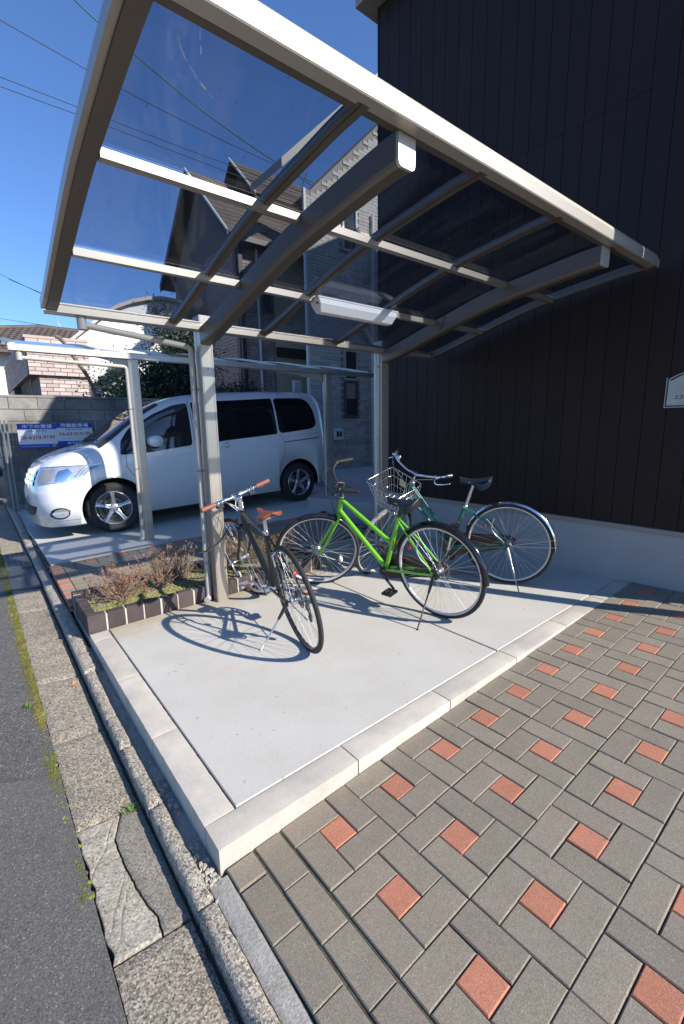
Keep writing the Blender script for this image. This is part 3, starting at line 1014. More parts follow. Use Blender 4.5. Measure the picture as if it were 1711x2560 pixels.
# rafters: a narrow cap over the panels and a deeper T below
for x in RX[1:5]:
    mb = MB()
    profile_bar(mb, x - 0.024, x + 0.024, lambda y: smooth_t1(y) + 0.012, 0.022, YS)
    profile_bar(mb, x - 0.025, x + 0.025, lambda y: smooth_t1(y) - 0.0105, 0.012, YS)
    profile_bar(mb, x - 0.009, x + 0.009, lambda y: smooth_t1(y) - 0.0228, 0.004, YS)
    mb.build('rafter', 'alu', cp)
for k, x in enumerate((RX[0], RX[5])):
    mb = MB()
    profile_bar(mb, x - 0.028, x + 0.026, lambda y: smooth_t1(y) + 0.028, 0.062, frange(0.0, 1.985, 26))
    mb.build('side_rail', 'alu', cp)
    mb = MB()
    profile_bar(mb, x - 0.052 if k == 0 else x + 0.0265, x - 0.0285 if k == 0 else x + 0.045, lambda y: smooth_t1(y) + 0.026, 0.050, frange(-0.004, 1.98, 26))
    mb.build('rail_cap', 'alu_pale', cp)  # outer side of the rail as a strip, its lighter look put into the colour
# front fascia: rounded section along x
def fascia(mb, x0, x1, y, z0, z1, d=0.055):
    sec = [(y + d, z0), (y + 0.004, z0), (y, z0 + 0.005), (y - 0.002, z1 - 0.034), (y + 0.004, z1 - 0.016), (y + 0.016, z1 - 0.004), (y + 0.030, z1), (y + d, z1 - 0.004)]
    M = basis((x0, 0, 0), (0, 1, 0), (0, 0, 1), (1, 0, 0))
    mb.prism(sec, 0, x1 - x0, M)
mb = MB()
fascia(mb, -0.03, 3.385, 0.0, 2.424, 2.512)
mb.build('fascia', 'alu_white', cp)
mb = MB()
mb.box((-0.03, 0.057, 2.424), (3.385, 0.085, 2.438))
mb.build('fascia_lip', 'alu', cp)
# purlins along x, each bay between the beams
BX = (0.932, 2.706)
def purlin(y0, h, dpt):
    for a, b in ((RX[0] + 0.027, BX[0] - 0.047), (BX[0] + 0.047, BX[1] - 0.047), (BX[1] + 0.047, RX[5] - 0.027)):
        mb = MB()
        z1 = smooth_t1(y0) - 0.0115
        mb.cbox((a, y0, z1 - h), (b, y0 + dpt, z1), 0.002)
        mb.build('purlin', 'alu_pale', cp)
purlin(0.700, 0.036, 0.040)
purlin(1.345, 0.038, 0.040)
# rear gutter: a channel along x
for a, b in ((-0.03, BX[0] - 0.047), (BX[0] + 0.047, BX[1] - 0.047), (BX[1] + 0.047, 3.385)):
    mb = MB()
    mb.box((a, 1.955, 2.050), (b, 1.962, 2.098))
    mb.box((a, 1.962, 2.050), (b, 2.045, 2.056))
    mb.box((a, 2.045, 2.050), (b, 2.052, 2.125))
    mb.box((a, 1.948, 2.094), (b, 1.9548, 2.101))
    mb.build('gutter_channel', 'alu_pale', cp)
# beams
for bx in BX:
    mb = MB()
    ys_ = frange(0.075, 1.985, 26)
    sec_n = len(ys_)
    prof = [(-0.045, -0.003), (-0.045, -0.098), (-0.040, -0.112), (-0.028, -0.119), (0.028, -0.119), (0.040, -0.112), (0.045, -0.098), (0.045, -0.003)]
    P = []
    for y in ys_:
        z = smooth_t1(y) - 0.012
        d = 1.0 + 0.0 * y
        P.append([Vector((bx + px, y, z + pz * d)) for px, pz in prof] + [Vector((bx + prof[0][0], y, z + prof[0][1]))])
    mb.grid(P, smooth=False)
    m_ = len(prof)
    mb.add([P[-1][k] for k in range(m_)], [tuple(range(m_))])
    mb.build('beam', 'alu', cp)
    mb = MB()
    z = smooth_t1(0.07) - 0.0125
    cap = [(-0.046, 0.0), (-0.046, -0.099), (-0.041, -0.113), (-0.028, -0.1205), (0.028, -0.1205), (0.041, -0.113), (0.046, -0.099), (0.046, 0.0)]
    mb.prism(cap, 0, 0.014, basis((bx, 0.075, z), (1, 0, 0), (0, 0, 1), (0, -1, 0)))
    mb.build('beam_cap', 'alu_white', cp)
# posts: extrusion with shallow grooves, base to underside of beam
for k, (a, b) in enumerate(((0.887, 0.977), (2.661, 2.751))):
    mb = MB()
    y0, y1 = 1.984, 2.094
    sec = [(a, y0), (a + .0055, y0 - .0), (a + .0055, y0 + .0022), (a + .008, y0 + .0022), (a + .008, y0), (b - .013, y0), (b - .013, y0 + .003), (b - .0105, y0 + .003), (b - .0105, y0), (b, y0),
           (b, y1), (a, y1), (a, y0 + .07), (a + .002, y0 + .068), (a + .002, y0 + .062), (a, y0 + .06)]
    zb = zslab((a + b) / 2, 2.04) - 0.02
    mb.prism(sec, zb, 2.155 if k == 0 else 2.16)
    # top narrows where the beam is bolted on
    mb.build('post', 'alu_pale', cp)
    mb = MB()
    for z in (1.955, 1.79):
        mb.lathe([(0.0, 0.0), (0.0075, 0.0), (0.0075, 0.003), (0.005, 0.0055), (0.0, 0.006)], basis(((a + b) / 2 - .002, y0, z), (1, 0, 0), (0, 0, 1), (0, -1, 0)), 10)
    mb.build('bolts', 'steel', cp)
# white strips under the first panel, painting sun glints along its scratches
def glint(pts, w, parent):
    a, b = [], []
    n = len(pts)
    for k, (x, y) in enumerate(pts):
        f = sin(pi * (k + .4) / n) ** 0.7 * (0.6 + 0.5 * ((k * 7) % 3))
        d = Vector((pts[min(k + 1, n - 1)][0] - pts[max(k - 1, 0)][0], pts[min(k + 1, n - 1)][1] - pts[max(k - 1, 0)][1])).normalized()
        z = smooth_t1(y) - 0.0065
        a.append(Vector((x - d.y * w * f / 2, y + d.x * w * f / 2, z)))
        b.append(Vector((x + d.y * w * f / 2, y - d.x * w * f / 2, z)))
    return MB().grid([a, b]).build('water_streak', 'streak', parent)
glint([(0.116, 0.150), (0.141, 0.194), (0.160, 0.217), (0.172, 0.228)], 0.0022, cp)
glint([(0.176, 0.231), (0.184, 0.238), (0.211, 0.262), (0.222, 0.270)], 0.0016, cp)
glint([(0.226, 0.272), (0.234, 0.278), (0.250, 0.288), (0.256, 0.292)], 0.0050, cp)
glint([(0.262, 0.296), (0.275, 0.303), (0.285, 0.309)], 0.0012, cp)
glint([(0.148, 0.074), (0.151, 0.080), (0.154, 0.087)], 0.0034, cp)
glint([(0.160, 0.100), (0.167, 0.119), (0.176, 0.140)], 0.0013, cp)
glint([(0.183, 0.153), (0.190, 0.168), (0.196, 0.183)], 0.0024, cp)
# downpipe of the left post
dp = MB()
dp.tube([(0.155, 2.0, 2.052), (0.155, 2.0, 1.975)], 0.027, 14)
dp.tube([(0.175, 2.002, 2.002), (0.825, 2.080, 1.950), (0.848, 2.084, 1.940), (0.857, 2.085, 1.915), (0.857, 2.085, 0.215)], 0.0205, 12)
dp.tube([(0.857, 2.085, 0.225), (0.857, 2.085, 0.085), (0.854, 2.08, 0.065), (0.842, 2.063, 0.056), (0.818, 2.035, 0.055)], 0.0235, 12)
dpo = dp.build('downpipe', 'pipe_beige', cp)
for z in (1.655, 1.06, 0.34):
    mb = MB()
    mb.lathe([(0.0213, -0.008), (0.024, -0.008), (0.024, 0.008), (0.0213, 0.008)], basis((0.857, 2.085, z), (1, 0, 0), (0, 1, 0), (0, 0, 1)), 14)
    mb.box((0.872, 2.060, z - .006), (0.8868, 2.074, z + .006))
    mb.build('pipe_band', 'pipe_grey', dpo)
# conduit on the right post, feeding the lamp
cd = MB()
cd.tube([(2.635, 2.035, 0.10), (2.635, 2.035, 2.12)], 0.011, 10)
cdo = cd.build('conduit', 'conduit', cp)
for z in (1.93, 1.35, 0.5):
    MB().box((2.640, 2.025, z - .008), (2.660, 2.045, z + .008)).build('conduit_clip', 'conduit', cdo)
# cable on the right beam
MB().tube([(2.655, 1.30, 2.135), (2.656, 1.28, 2.16), (2.656, 1.25, 2.245)], 0.0022, 5).build('cable', 'black_rubber', cp)
for z in (1.62, 1.75):
    pass

# fluorescent lamp under the rear purlin
lamp = thing('lamp', 'white box lamp hanging under the smoked carport roof', 'lamp', (1.415, 1.335, 2.118))
L_ = 0.735
sec = lambda s: [(-0.006, 0.085), (-0.006 - 0.0 * s, 0.05), (0.022, 0.0), (0.078, 0.0), (0.100, 0.05), (0.100, 0.085)]
vs = []
for x, ins in ((0.0, 0.0), (L_, 0.0)):
    for y, z in sec(0):
        xx = x + (0.035 * (1 - z / 0.085) if x == 0 else -0.035 * (1 - z / 0.085))
        vs.append((xx, y - 0.045, z))
fs = [tuple(range(6)), tuple(reversed(range(6, 12)))] + [(k, 6 + k, 6 + (k + 1) % 6, (k + 1) % 6) for k in range(6)]
mb = MB().add(vs, fs)
o = mb.build('diffuser', 'lamp_plastic', lamp)
o.modifiers.new('bevel', 'BEVEL').width = 0.006
o.modifiers['bevel'].segments = 3
MB().box((-0.004, -0.054, 0.0855), (L_ + 0.004, 0.058, 0.0935)).build('housing', 'lamp_plastic', lamp)
MB().lathe([(0, 0), (0.009, 0), (0.009, 0.003), (0, 0.003)], basis((0.012, -0.02, 0.056), (0, 1, 0), (0, 0, 1), (-1, 0, -0.2)), 12).build('sensor', 'black_plastic', lamp)
MB().cbox((0.1, 0.0, 0.094), (0.2, 0.04, 0.106), 0.002).build('bracket', 'alu', lamp)
MB().cbox((0.5, 0.0, 0.094), (0.6, 0.04, 0.106), 0.002).build('bracket', 'alu', lamp)

# ------------------------------------------------------------------ second carport over the van
c2 = thing('carport', 'pale carport with low curved smoked roof over the white van', 'carport')
T2 = [(0.0, 2.178), (0.4, 2.262), (0.9, 2.355), (1.4, 2.432), (1.9, 2.492), (2.4, 2.535), (2.75, 2.552)]
Y2 = 4.15
def t2(y): return interp(T2, min(2.75, max(0, y - Y2)))
R2 = [-0.04, 0.68, 1.40, 2.12, 2.84, 3.56, 4.48]
for i in range(6):
    for a, b in ((Y2 + .03, Y2 + .72), (Y2 + .75, Y2 + 1.42), (Y2 + 1.45, Y2 + 2.06)):
        mb = MB()
        mb.grid([[Vector((x, y, t2(y) + 0.004)) for y in frange(a, b, 6)] for x in (R2[i] + .024, R2[i + 1] - .024)])
        mb.build('roof_panel', 'smoked_panel', c2)
for x in R2:
    mb = MB()
    profile_bar(mb, x - 0.022, x + 0.022, lambda y: t2(y) + 0.02, 0.034, frange(Y2, Y2 + 2.09, 12))
    mb.build('rafter', 'alu_pale', c2)
for yy in (0.735, 1.435):
    MB().box((R2[0], Y2 + yy - .018, t2(Y2 + yy) - 0.055), (R2[-1], Y2 + yy + .018, t2(Y2 + yy) - 0.016)).build('purlin', 'alu_pale', c2)
mb = MB()
fascia(mb, R2[0] - .03, R2[-1] + .03, Y2 + 2.09, 2.465, 2.55)
mb.build('fascia', 'alu', c2)
mb = MB()
g = [(0.0, 0.0), (0.0, 0.052), (0.006, 0.062), (0.012, 0.056), (0.012, 0.012), (0.09, 0.012), (0.09, 0.07), (0.10, 0.07), (0.10, 0.0)]
mb.prism(g, 0, R2[-1] - R2[0] + 0.07, basis((R2[0] - .035, Y2 - .07, 2.118), (0, 1, 0), (0, 0, 1), (1, 0, 0)))
mb.build('gutter_channel', 'alu_white', c2)
for k, px in enumerate((0.975, 3.62)):
    a, b = px, px + 0.085
    zb = zlot(a) - .03 if k == 0 else 0.35
    mb = MB()
    mb.prism([(a, 4.11), (a + .009, 4.11), (a + .009, 4.113), (a + .012, 4.113), (a + .012, 4.11), (b - .012, 4.11), (b - .012, 4.113), (b - .009, 4.113), (b - .009, 4.11), (b, 4.11), (b, 4.21), (a, 4.21)], zb, 2.117)
    mb.build('post', 'alu_white', c2)
    mb = MB()
    for z in (1.93, 1.74, 1.58):
        mb.lathe([(0.0, 0.0), (0.0075, 0.0), (0.0075, 0.003), (0.005, 0.0055), (0.0, 0.006)], basis(((a + b) / 2, 4.11, z), (1, 0, 0), (0, 0, 1), (0, -1, 0)), 8)
    mb.build('bolts', 'steel', c2)
    mb = MB()
    profile_bar(mb, a, b, lambda y: t2(y) - 0.02, lambda y: 0.15 - 0.03 * (y - Y2), frange(Y2 + .04, Y2 + 2.06, 12))
    mb.build('beam', 'alu', c2)
dp = MB()
dp.tube([(0.0, 4.12, 2.12), (0.0, 4.12, 2.035)], 0.027, 12)
dp.tube([(0.02, 4.12, 2.058), (0.915, 4.13, 2.038), (0.935, 4.13, 2.03), (0.942, 4.13, 2.01), (0.942, 4.13, 0.17)], 0.019, 12)
dp.tube([(0.942, 4.13, 0.24), (0.942, 4.13, 0.165), (0.935, 4.125, 0.148), (0.912, 4.11, 0.145)], 0.023, 10)
dpo = dp.build('downpipe', 'pipe_beige', c2)
for z in (1.60, 0.95, 0.35):
    mb = MB()
    mb.lathe([(0.0195, -0.008), (0.023, -0.008), (0.023, 0.008), (0.0195, 0.008)], basis((0.942, 4.13, z), (1, 0, 0), (0, 1, 0), (0, 0, 1)), 12)
    mb.box((0.955, 4.122, z - .006), (0.9749, 4.138, z + .006))
    mb.build('pipe_band', 'pipe_grey', dpo)
MB().tube([(3.595, 4.14, 0.36), (3.595, 4.14, 2.11)], 0.013, 10).build('conduit', 'conduit', c2)
# ------------------------------------------------------------------ white van
slope = math.atan(0.03)
VM = Matrix.Translation((0, 5.645, 0.09)) @ Matrix.Rotation(-slope, 4, 'Y')
van = thing('van', 'white minivan with dark privacy glass parked under the far carport', 'van', M=VM)
ZT = [(0.020, 0.66), (0.04, 0.81), (0.08, 0.880), (0.13, 0.915), (0.24, 0.955), (0.38, 1.00), (0.52, 1.035), (0.66, 1.062), (0.74, 1.085), (0.86, 1.165), (0.98, 1.245), (1.18, 1.385), (1.40, 1.515), (1.58, 1.60), (1.75, 1.655),
      (1.95, 1.69), (2.36, 1.722), (3.07, 1.748), (3.6, 1.752), (3.9, 1.742), (4.08, 1.715), (4.20, 1.62), (4.27, 1.40), (4.31, 1.1)]
ZB = [(0.02, 0.20), (0.1, 0.165), (0.5, 0.165), (0.6, 0.19), (1.2, 0.205), (3.2, 0.22), (3.9, 0.24), (4.31, 0.30)]
def sm(tab, x, d=0.035):
    return (interp(tab, x - d) + 2 * interp(tab, x) + interp(tab, x + d)) / 4
def vplan(x):
    w = 0.822
    if x < 0.66:
        u = (0.66 - x) / 0.641
        return w * max(0.0, 1 - u ** 3.5) ** (1 / 3.5)
    if x > 3.85:
        u = (x - 3.85) / 0.47
        return w * max(0.0, 1 - u ** 3.2) ** (1 / 3.2)
    return w
def vside(z):
    if z < 0.95:
        return 1.0 - 0.035 * ((0.95 - z) / 0.75) ** 2 + (0.006 if 0.36 < z < 0.40 else 0)
    return 1.0 - 0.115 * ((z - 0.95) / 0.78) ** 1.25
def vn(x):
    return 6.0 if x < 0.9 else min(9.0, 6.0 + (x - 0.9) * 4)
def vsurf(x, th):
    zt, zb, n = sm(ZT, x), sm(ZB, x), vn(x)
    t = sin(th) ** (2 / n) if th > 0 else 0.0
    z = zb + (zt - zb) * t
    y = vplan(x) * vside(z) * max(0.0, cos(th)) ** (2 / n)
    return y, z
def vshift(x, z):
    k = max(0.0, 1 - (x - 0.019) / 0.6) ** 1.5
    s = 0.0
    if z > 0.52:
        s = 0.115 * ((z - 0.52) / 0.38) ** 1.3
    elif z < 0.33:
        s = -0.018 + 0.05 * max(0, (0.23 - z) / 0.06) * 0.6
    return s * k
def vy(x, z):
    """half width of the body at x, z (cabin side)"""
    zt, zb, n = sm(ZT, x), sm(ZB, x), vn(x)
    t = min(1.0, max(0.0, (z - zb) / (zt - zb)))
    return vplan(x) * vside(z) * max(0.0, 1 - t ** n) ** (1 / n)
def vz(x, y):
    zt, zb, n = sm(ZT, x), sm(ZB, x), vn(x)
    z = zt
    for _ in range(4):
        r = min(1.0, abs(y) / max(1e-6, vplan(x) * vside(z)))
        z = zb + (zt - zb) * max(0.0, 1 - r ** n) ** (1 / n)
    return z

xs = [0.0193, 0.0205, 0.0225, 0.026, 0.032, 0.041, 0.054, 0.072] + frange(0.1, 4.1, 80) + [4.14, 4.18, 4.22, 4.25, 4.28, 4.30, 4.312]
ths = [pi / 2 * (k / 26) for k in range(27)]
rows = []
for x in xs:
    half = []
    for th in ths:
        y, z = vsurf(x, th)
        half.append((x + vshift(x, z), y, z))
    row = [Vector(p) for p in half] + [Vector((p[0], -p[1], p[2])) for p in reversed(half[:-1])]
    rows.append(row)
mb = MB()
mb.grid([list(r) for r in rows], smooth=True)
nr = len(rows[0])
for i in range(len(rows) - 1):                               # floor
    mb.f.append(((i) * nr, (i + 1) * nr, (i + 1) * nr + nr - 1, i * nr + nr - 1))
    mb.sm.append(False)
mb.f.append(tuple(range(nr)))
mb.sm.append(False)
mb.f.append(tuple(reversed(range((len(rows) - 1) * nr, len(rows) * nr))))
mb.sm.append(False)
body_me = mb.mesh('van_body', ['van_white', 'van_black'])
import bmesh
bm = bmesh.new()
bm.from_mesh(body_me)
bmesh.ops.remove_doubles(bm, verts=bm.verts, dist=1e-5)
bmesh.ops.recalc_face_normals(bm, faces=bm.faces)
bm.to_mesh(body_me)
bm.free()
tmp = bpy.data.objects.new('tmp_body', body_me)
COL.objects.link(tmp)
cut_objs = []
FW, RW, WR = 0.858, 3.600, 0.308
for wx in (FW, RW):
    for s in (1, -1):
        c = MB()
        c.lathe([(0.0, 0.0), (0.372, 0.0), (0.372, 0.40), (0.0, 0.40)], basis((wx, -s * 0.90, WR + 0.006), (1, 0, 0), (0, 0, -s), (0, s, 0)), 40, smooth=False)
        co = c.build('tmp_cut', 'van_black')
        cme = co.data
        b2 = bmesh.new()
        b2.from_mesh(cme)
        bmesh.ops.remove_doubles(b2, verts=b2.verts, dist=1e-5)
        bmesh.ops.recalc_face_normals(b2, faces=b2.faces)
        b2.to_mesh(cme)
        b2.free()
        md = tmp.modifiers.new('cut', 'BOOLEAN')
        md.operation = 'DIFFERENCE'
        md.solver = 'EXACT'
        md.object = co
        cut_objs.append(co)
bpy.context.view_layer.update()
dg = bpy.context.evaluated_depsgraph_get()
body_final = bpy.data.meshes.new_from_object(tmp.evaluated_get(dg))
for o in [tmp] + cut_objs:
    bpy.data.objects.remove(o)
body_final.materials.clear()
body_final.materials.append(MT['van_white'])
body_final.materials.append(MT['van_black'])
for p in body_final.polygons:
    c = p.center
    dark = False
    for wx in (FW, RW):
        d = sqrt((c.x - wx) ** 2 + (c.z - WR - .006) ** 2)
        if d < 0.3735 and abs(c.y) < 0.835 and (d < 0.369 or abs(p.normal.y) < 0.4) and abs(c.y) > 0.45:
            if abs(p.normal.y) > 0.5 and abs(c.y) > 0.7:
                continue
            dark = True
    if c.z < 0.26 and p.normal.z < -0.9:
        dark = True
    p.material_index = 1 if dark else 0
body = link('body', body_final, van)

def fan_patch(poly, off, side=-1, sub=6, fy=vy):
    """polygon in (x, z) laid on the body side, following its curve"""
    n = len(poly)
    dense = []
    for k in range(n):
        a, b = poly[k], poly[(k + 1) % n]
        for t in range(sub):
            dense.append((a[0] + (b[0] - a[0]) * t / sub, a[1] + (b[1] - a[1]) * t / sub))
    cx, cz = sum(p[0] for p in dense) / len(dense), sum(p[1] for p in dense) / len(dense)
    rings = 6
    P = []
    for r in range(rings + 1):
        f = r / rings
        P.append([Vector((cx + (x - cx) * f, side * (fy(cx + (x - cx) * f, cz + (z - cz) * f) + off), cz + (z - cz) * f)) for x, z in dense + dense[:1]])
    m = MB()
    m.grid(P, smooth=True)
    # thin rim back to the body
    rim = P[-1][:-1]
    k = len(rim)
    m.add(list(rim) + [Vector((v.x, v.y - side * (off + .004), v.z)) for v in rim], [(i, (i + 1) % k, k + (i + 1) % k, k + i) for i in range(k)])
    return m
def rounded(poly, r=0.03, n=3):
    out = []
    m = len(poly)
    for k in range(m):
        p0, p1, p2 = Vector(poly[k - 1]), Vector(poly[k]), Vector(poly[(k + 1) % m])
        a = p1 + (p0 - p1).normalized() * min(r, (p0 - p1).length * .45)
        b = p1 + (p2 - p1).normalized() * min(r, (p2 - p1).length * .45)
        for t in range(n + 1):
            u = t / n
            q = a * (1 - u) ** 2 + p1 * 2 * u * (1 - u) + b * u * u
            out.append((q.x, q.y))
    return out
for s in (-1, 1):
    fan_patch(rounded([(0.985, 0.955), (1.235, 0.955), (1.235, 1.335), (1.13, 1.255), (1.02, 1.12)], 0.03), 0.003, s).build('quarter_window', 'tinted_glass', van)
    fan_patch(rounded([(1.262, 0.955), (1.90, 1.015), (1.915, 1.575), (1.72, 1.545), (1.45, 1.435), (1.262, 1.325)], 0.04), 0.003, s).build('door_window', 'door_glass', van)
    fan_patch(rounded([(1.955, 1.02), (3.245, 1.095), (3.225, 1.628), (1.965, 1.58)], 0.03), 0.003, s).build('sliding_door_window', 'tinted_glass', van)
    fan_patch(rounded([(3.275, 1.10), (3.87, 1.145), (3.99, 1.20), (3.955, 1.45), (3.86, 1.60), (3.74, 1.632), (3.255, 1.63)], 0.07), 0.003, s).build('rear_window', 'tinted_glass', van)
# rain visor over the front door window
fan_patch([(1.28, 1.245), (1.52, 1.385), (1.74, 1.465), (1.73, 1.50), (1.50, 1.425), (1.28, 1.31)], 0.014, -1).build('rain_visor', 'visor', van)
fan_patch([(1.27, 0.958), (1.40, 0.965), (1.34, 1.02), (1.27, 1.05)], 0.006, -1).build('mirror_base', 'black_plastic', van)
# windscreen on the sloping front
P = []
for i in range(21):
    u = i / 20
    x = 0.80 + (1.56 - 0.80) * u
    row = []
    for j in range(25):
        v = -1 + 2 * j / 24
        hw = (0.70 - 0.06 * u)
        y = v * hw
        xx = x + 0.0 - 0.05 * (1 - v * v) * (1 - u)
        row.append(Vector((xx, y, vz(xx, y) + 0.004)))
    P.append(row)
mb = MB().grid(P)
ws = mb.build('windscreen', 'windscreen', van)
mb = MB()
mb.tube([P[0][j] + Vector((-.008, 0, .004)) for j in range(25)], 0.010, 6)
mb.tube([P[1][4] + Vector((0, 0, .02)), P[2][12] + Vector((0, 0, .016))], 0.007, 5)
mb.tube([P[1][14] + Vector((0, 0, .02)), P[2][22] + Vector((0, 0, .016))], 0.007, 5)
mb.build('wiper', 'black_plastic', ws)

def strip(pts, w, m, name, off=0.0015, side=-1, parent=van):
    a, b = [], []
    dense = []
    for p, q in zip(pts, pts[1:]):
        k = max(2, int(sqrt((q[0] - p[0]) ** 2 + (q[1] - p[1]) ** 2) / 0.03))
        dense += [(p[0] + (q[0] - p[0]) * t / k, p[1] + (q[1] - p[1]) * t / k) for t in range(k)]
    dense.append(pts[-1])
    for k, (x, z) in enumerate(dense):
        x2, z2 = dense[min(k + 1, len(dense) - 1)]
        x1, z1 = dense[max(k - 1, 0)]
        d = Vector((x2 - x1, z2 - z1)).normalized()
        nx, nz = -d.y * w / 2, d.x * w / 2
        a.append(Vector((x + nx, side * (vy(x + nx, z + nz) + off), z + nz)))
        b.append(Vector((x - nx, side * (vy(x - nx, z - nz) + off), z - nz)))
    return MB().grid([a, b]).build(name, m, parent)
for s in (-1, 1):
    strip([(1.05, 0.955), (1.04, 0.80), (1.17, 0.60), (1.24, 0.35), (1.245, 0.22)], 0.007, 'van_seam', 'door_seam', side=s)
    strip([(1.935, 1.60), (1.94, 1.02), (1.955, 0.6), (1.965, 0.23)], 0.008, 'van_seam', 'door_seam', side=s)
    strip([(3.26, 1.09), (3.33, 1.04), (3.355, 0.93), (3.345, 0.80), (3.26, 0.62), (3.235, 0.42), (3.2, 0.24)], 0.006, 'van_seam', 'door_seam', side=s)
    strip([(3.36, 0.965), (4.02, 1.00)], 0.012, 'van_black', 'slide_rail', side=s)
    strip([(3.36, 1.045), (4.0, 1.075)], 0.003, 'van_seam', 'body_crease', side=s)
    for hx, hz in ((2.30, 0.965),):
        fan_patch(rounded([(hx, hz), (hx + .20, hz + .012), (hx + .20, hz + .04), (hx, hz + .028)], 0.012), 0.020, s).build('door_handle', 'van_white', van)
        fan_patch([(hx + .1 + .045 * cos(t * pi / 5), hz + .018 + .042 * sin(t * pi / 5)) for t in range(10)], 0.0012, s, 2).build('handle_recess', 'alu_white', van)  # flat disc; the slight shade of the hollow is put into its greyer colour
    fan_patch(rounded([(1.66, 0.90), (1.84, 0.91), (1.84, 0.937), (1.66, 0.928)], 0.012), 0.020, s).build('door_handle', 'van_white', van)

def front_x(y, z):
    """x of the nose surface at y, z"""
    lo, hi = -0.08, 0.9
    for _ in range(30):
        mid = (lo + hi) / 2
        zt = sm(ZT, mid)
        inside = (vy(mid, z) > abs(y)) and z < zt
        if inside:
            hi = mid
        else:
            lo = mid
    x = (lo + hi) / 2
    return x + vshift(x, z)
def nose_patch(poly, off, name, m, parent=van, sub=5):
    """polygon in (s, z), where s runs round the nose from the centre (0) to the near flank"""
    n = len(poly)
    dense = []
    for k in range(n):
        a, b = poly[k], poly[(k + 1) % n]
        for t in range(sub):
            dense.append((a[0] + (b[0] - a[0]) * t / sub, a[1] + (b[1] - a[1]) * t / sub))
    cx, cz = sum(p[0] for p in dense) / len(dense), sum(p[1] for p in dense) / len(dense)
    mbs = MB()
    for sgn in (-1, 1):
        P = []
        for r in range(6):
            f = r / 5
            row = []
            for x, z in dense + dense[:1]:
                s_, zz = cx + (x - cx) * f, cz + (z - cz) * f
                row.append(nose_point(s_, zz, off, sgn))
            P.append(row)
        m2 = MB().grid(P)
        m2.build(name, m, parent)
def nose_point(s, z, off, sgn):
    # s < 0.7: y = s ; beyond: along the flank
    pts = []
    if s <= 0.70:
        x = front_x(s, z)
        e = 0.004
        x2 = front_x(min(0.74, s + e), z)
        n = Vector((-(e), (x2 - x), 0))
        n = Vector((-e, (x2 - x), 0)).normalized()
        return Vector((x + n.x * off, sgn * (s + n.y * off), z))
    x0 = front_x(0.70, z)
    x = x0 + (s - 0.70)
    xx = x - vshift(x, z)
    return Vector((x, sgn * (vy(xx, z) + off), z))
nose_patch([(0.50, 0.672), (0.66, 0.676), (0.84, 0.688), (1.02, 0.722), (1.15, 0.862), (0.95, 0.866), (0.72, 0.866), (0.49, 0.856)], 0.006, 'headlight', 'lens')
nose_patch([(0.485, 0.862), (0.72, 0.873), (0.96, 0.872), (1.165, 0.868), (1.15, 0.862), (0.95, 0.8655), (0.72, 0.8655), (0.48, 0.855)], 0.008, 'headlight_trim', 'chrome')
nose_patch([(0.56, 0.69), (0.68, 0.688), (0.72, 0.76), (0.66, 0.84), (0.55, 0.83)], 0.010, 'headlight_lens', 'window_frame')
nose_patch([(0.76, 0.705), (0.86, 0.71), (0.90, 0.79), (0.83, 0.84), (0.75, 0.82)], 0.010, 'headlight_lens', 'chrome')
for q_ in (0.0, 0.07, 0.14):
    nose_patch([(0.94 + q_ * .6, 0.735 + q_ * .15), (0.955 + q_ * .6, 0.737 + q_ * .15), (1.0 + q_ * .6, 0.845), (0.985 + q_ * .6, 0.845)], 0.010, 'headlight_lens', 'steel_dark')
for za, zb in ((0.655, 0.695), (0.715, 0.755), (0.775, 0.815)):
    nose_patch([(0.0, za), (0.46, za + .003), (0.44, zb + .003), (0.0, zb)], 0.012, 'grille_bar', 'chrome')
nose_patch([(0.0, 0.64), (0.48, 0.645), (0.46, 0.83), (0.0, 0.825)], 0.005, 'grille', 'black_gloss')
nose_patch([(0.0, 0.30), (0.46, 0.30), (0.54, 0.41), (0.0, 0.41)], 0.004, 'air_intake', 'van_black')
def circ(cx, cz, rx, rz, n=14):
    return [(cx + rx * cos(2 * pi * k / n), cz + rz * sin(2 * pi * k / n)) for k in range(n)]
nose_patch(circ(0.80, 0.325, 0.10, 0.068), 0.004, 'fog_light', 'black_gloss', sub=2)
nose_patch(circ(0.805, 0.325, 0.080, 0.053), 0.007, 'fog_lens', 'lens', sub=2)
nose_patch(circ(0.0, 0.735, 0.055, 0.05), 0.016, 'badge', 'chrome', sub=2)
strip([(0.20, 0.235), (0.48, 0.235)], 0.004, 'van_seam', 'lip_seam')
# door mirrors
for s in (-1, 1):
    m_ = empty('mirror', (1.40, s * 0.86, 1.10), parent=van)
    mb = MB()
    P = []
    for i in range(15):
        u = -1 + 2 * i / 14
        ry = 0.074 * max(0.0, (1 - abs(u) ** 4)) ** 0.4
        P.append([Vector((0.088 * cos(a) * max(0.0, (1 - abs(u) ** 4)) ** 0.4, s * (u * 0.120 + 0.02), ry * math.copysign(abs(sin(a)) ** .75, sin(a)))) for a in [2 * pi * k / 20 for k in range(21)]])
    mb.grid(P)
    mb.build('mirror_shell', 'van_white', m_)
    MB().box((-0.01, s * -0.08, -0.09), (0.04, s * 0.02, -0.05)).build('mirror_foot', 'black_plastic', m_)
    MB().box((0.084, min(s * -.07, s * .11), -0.045), (0.090, max(s * -.07, s * .11), 0.045)).build('mirror_glass', 'pane', m_)
MB().box((4.27, -0.6, 0.35), (4.34, 0.6, 0.52)).build('rear_bumper', 'van_white', van)
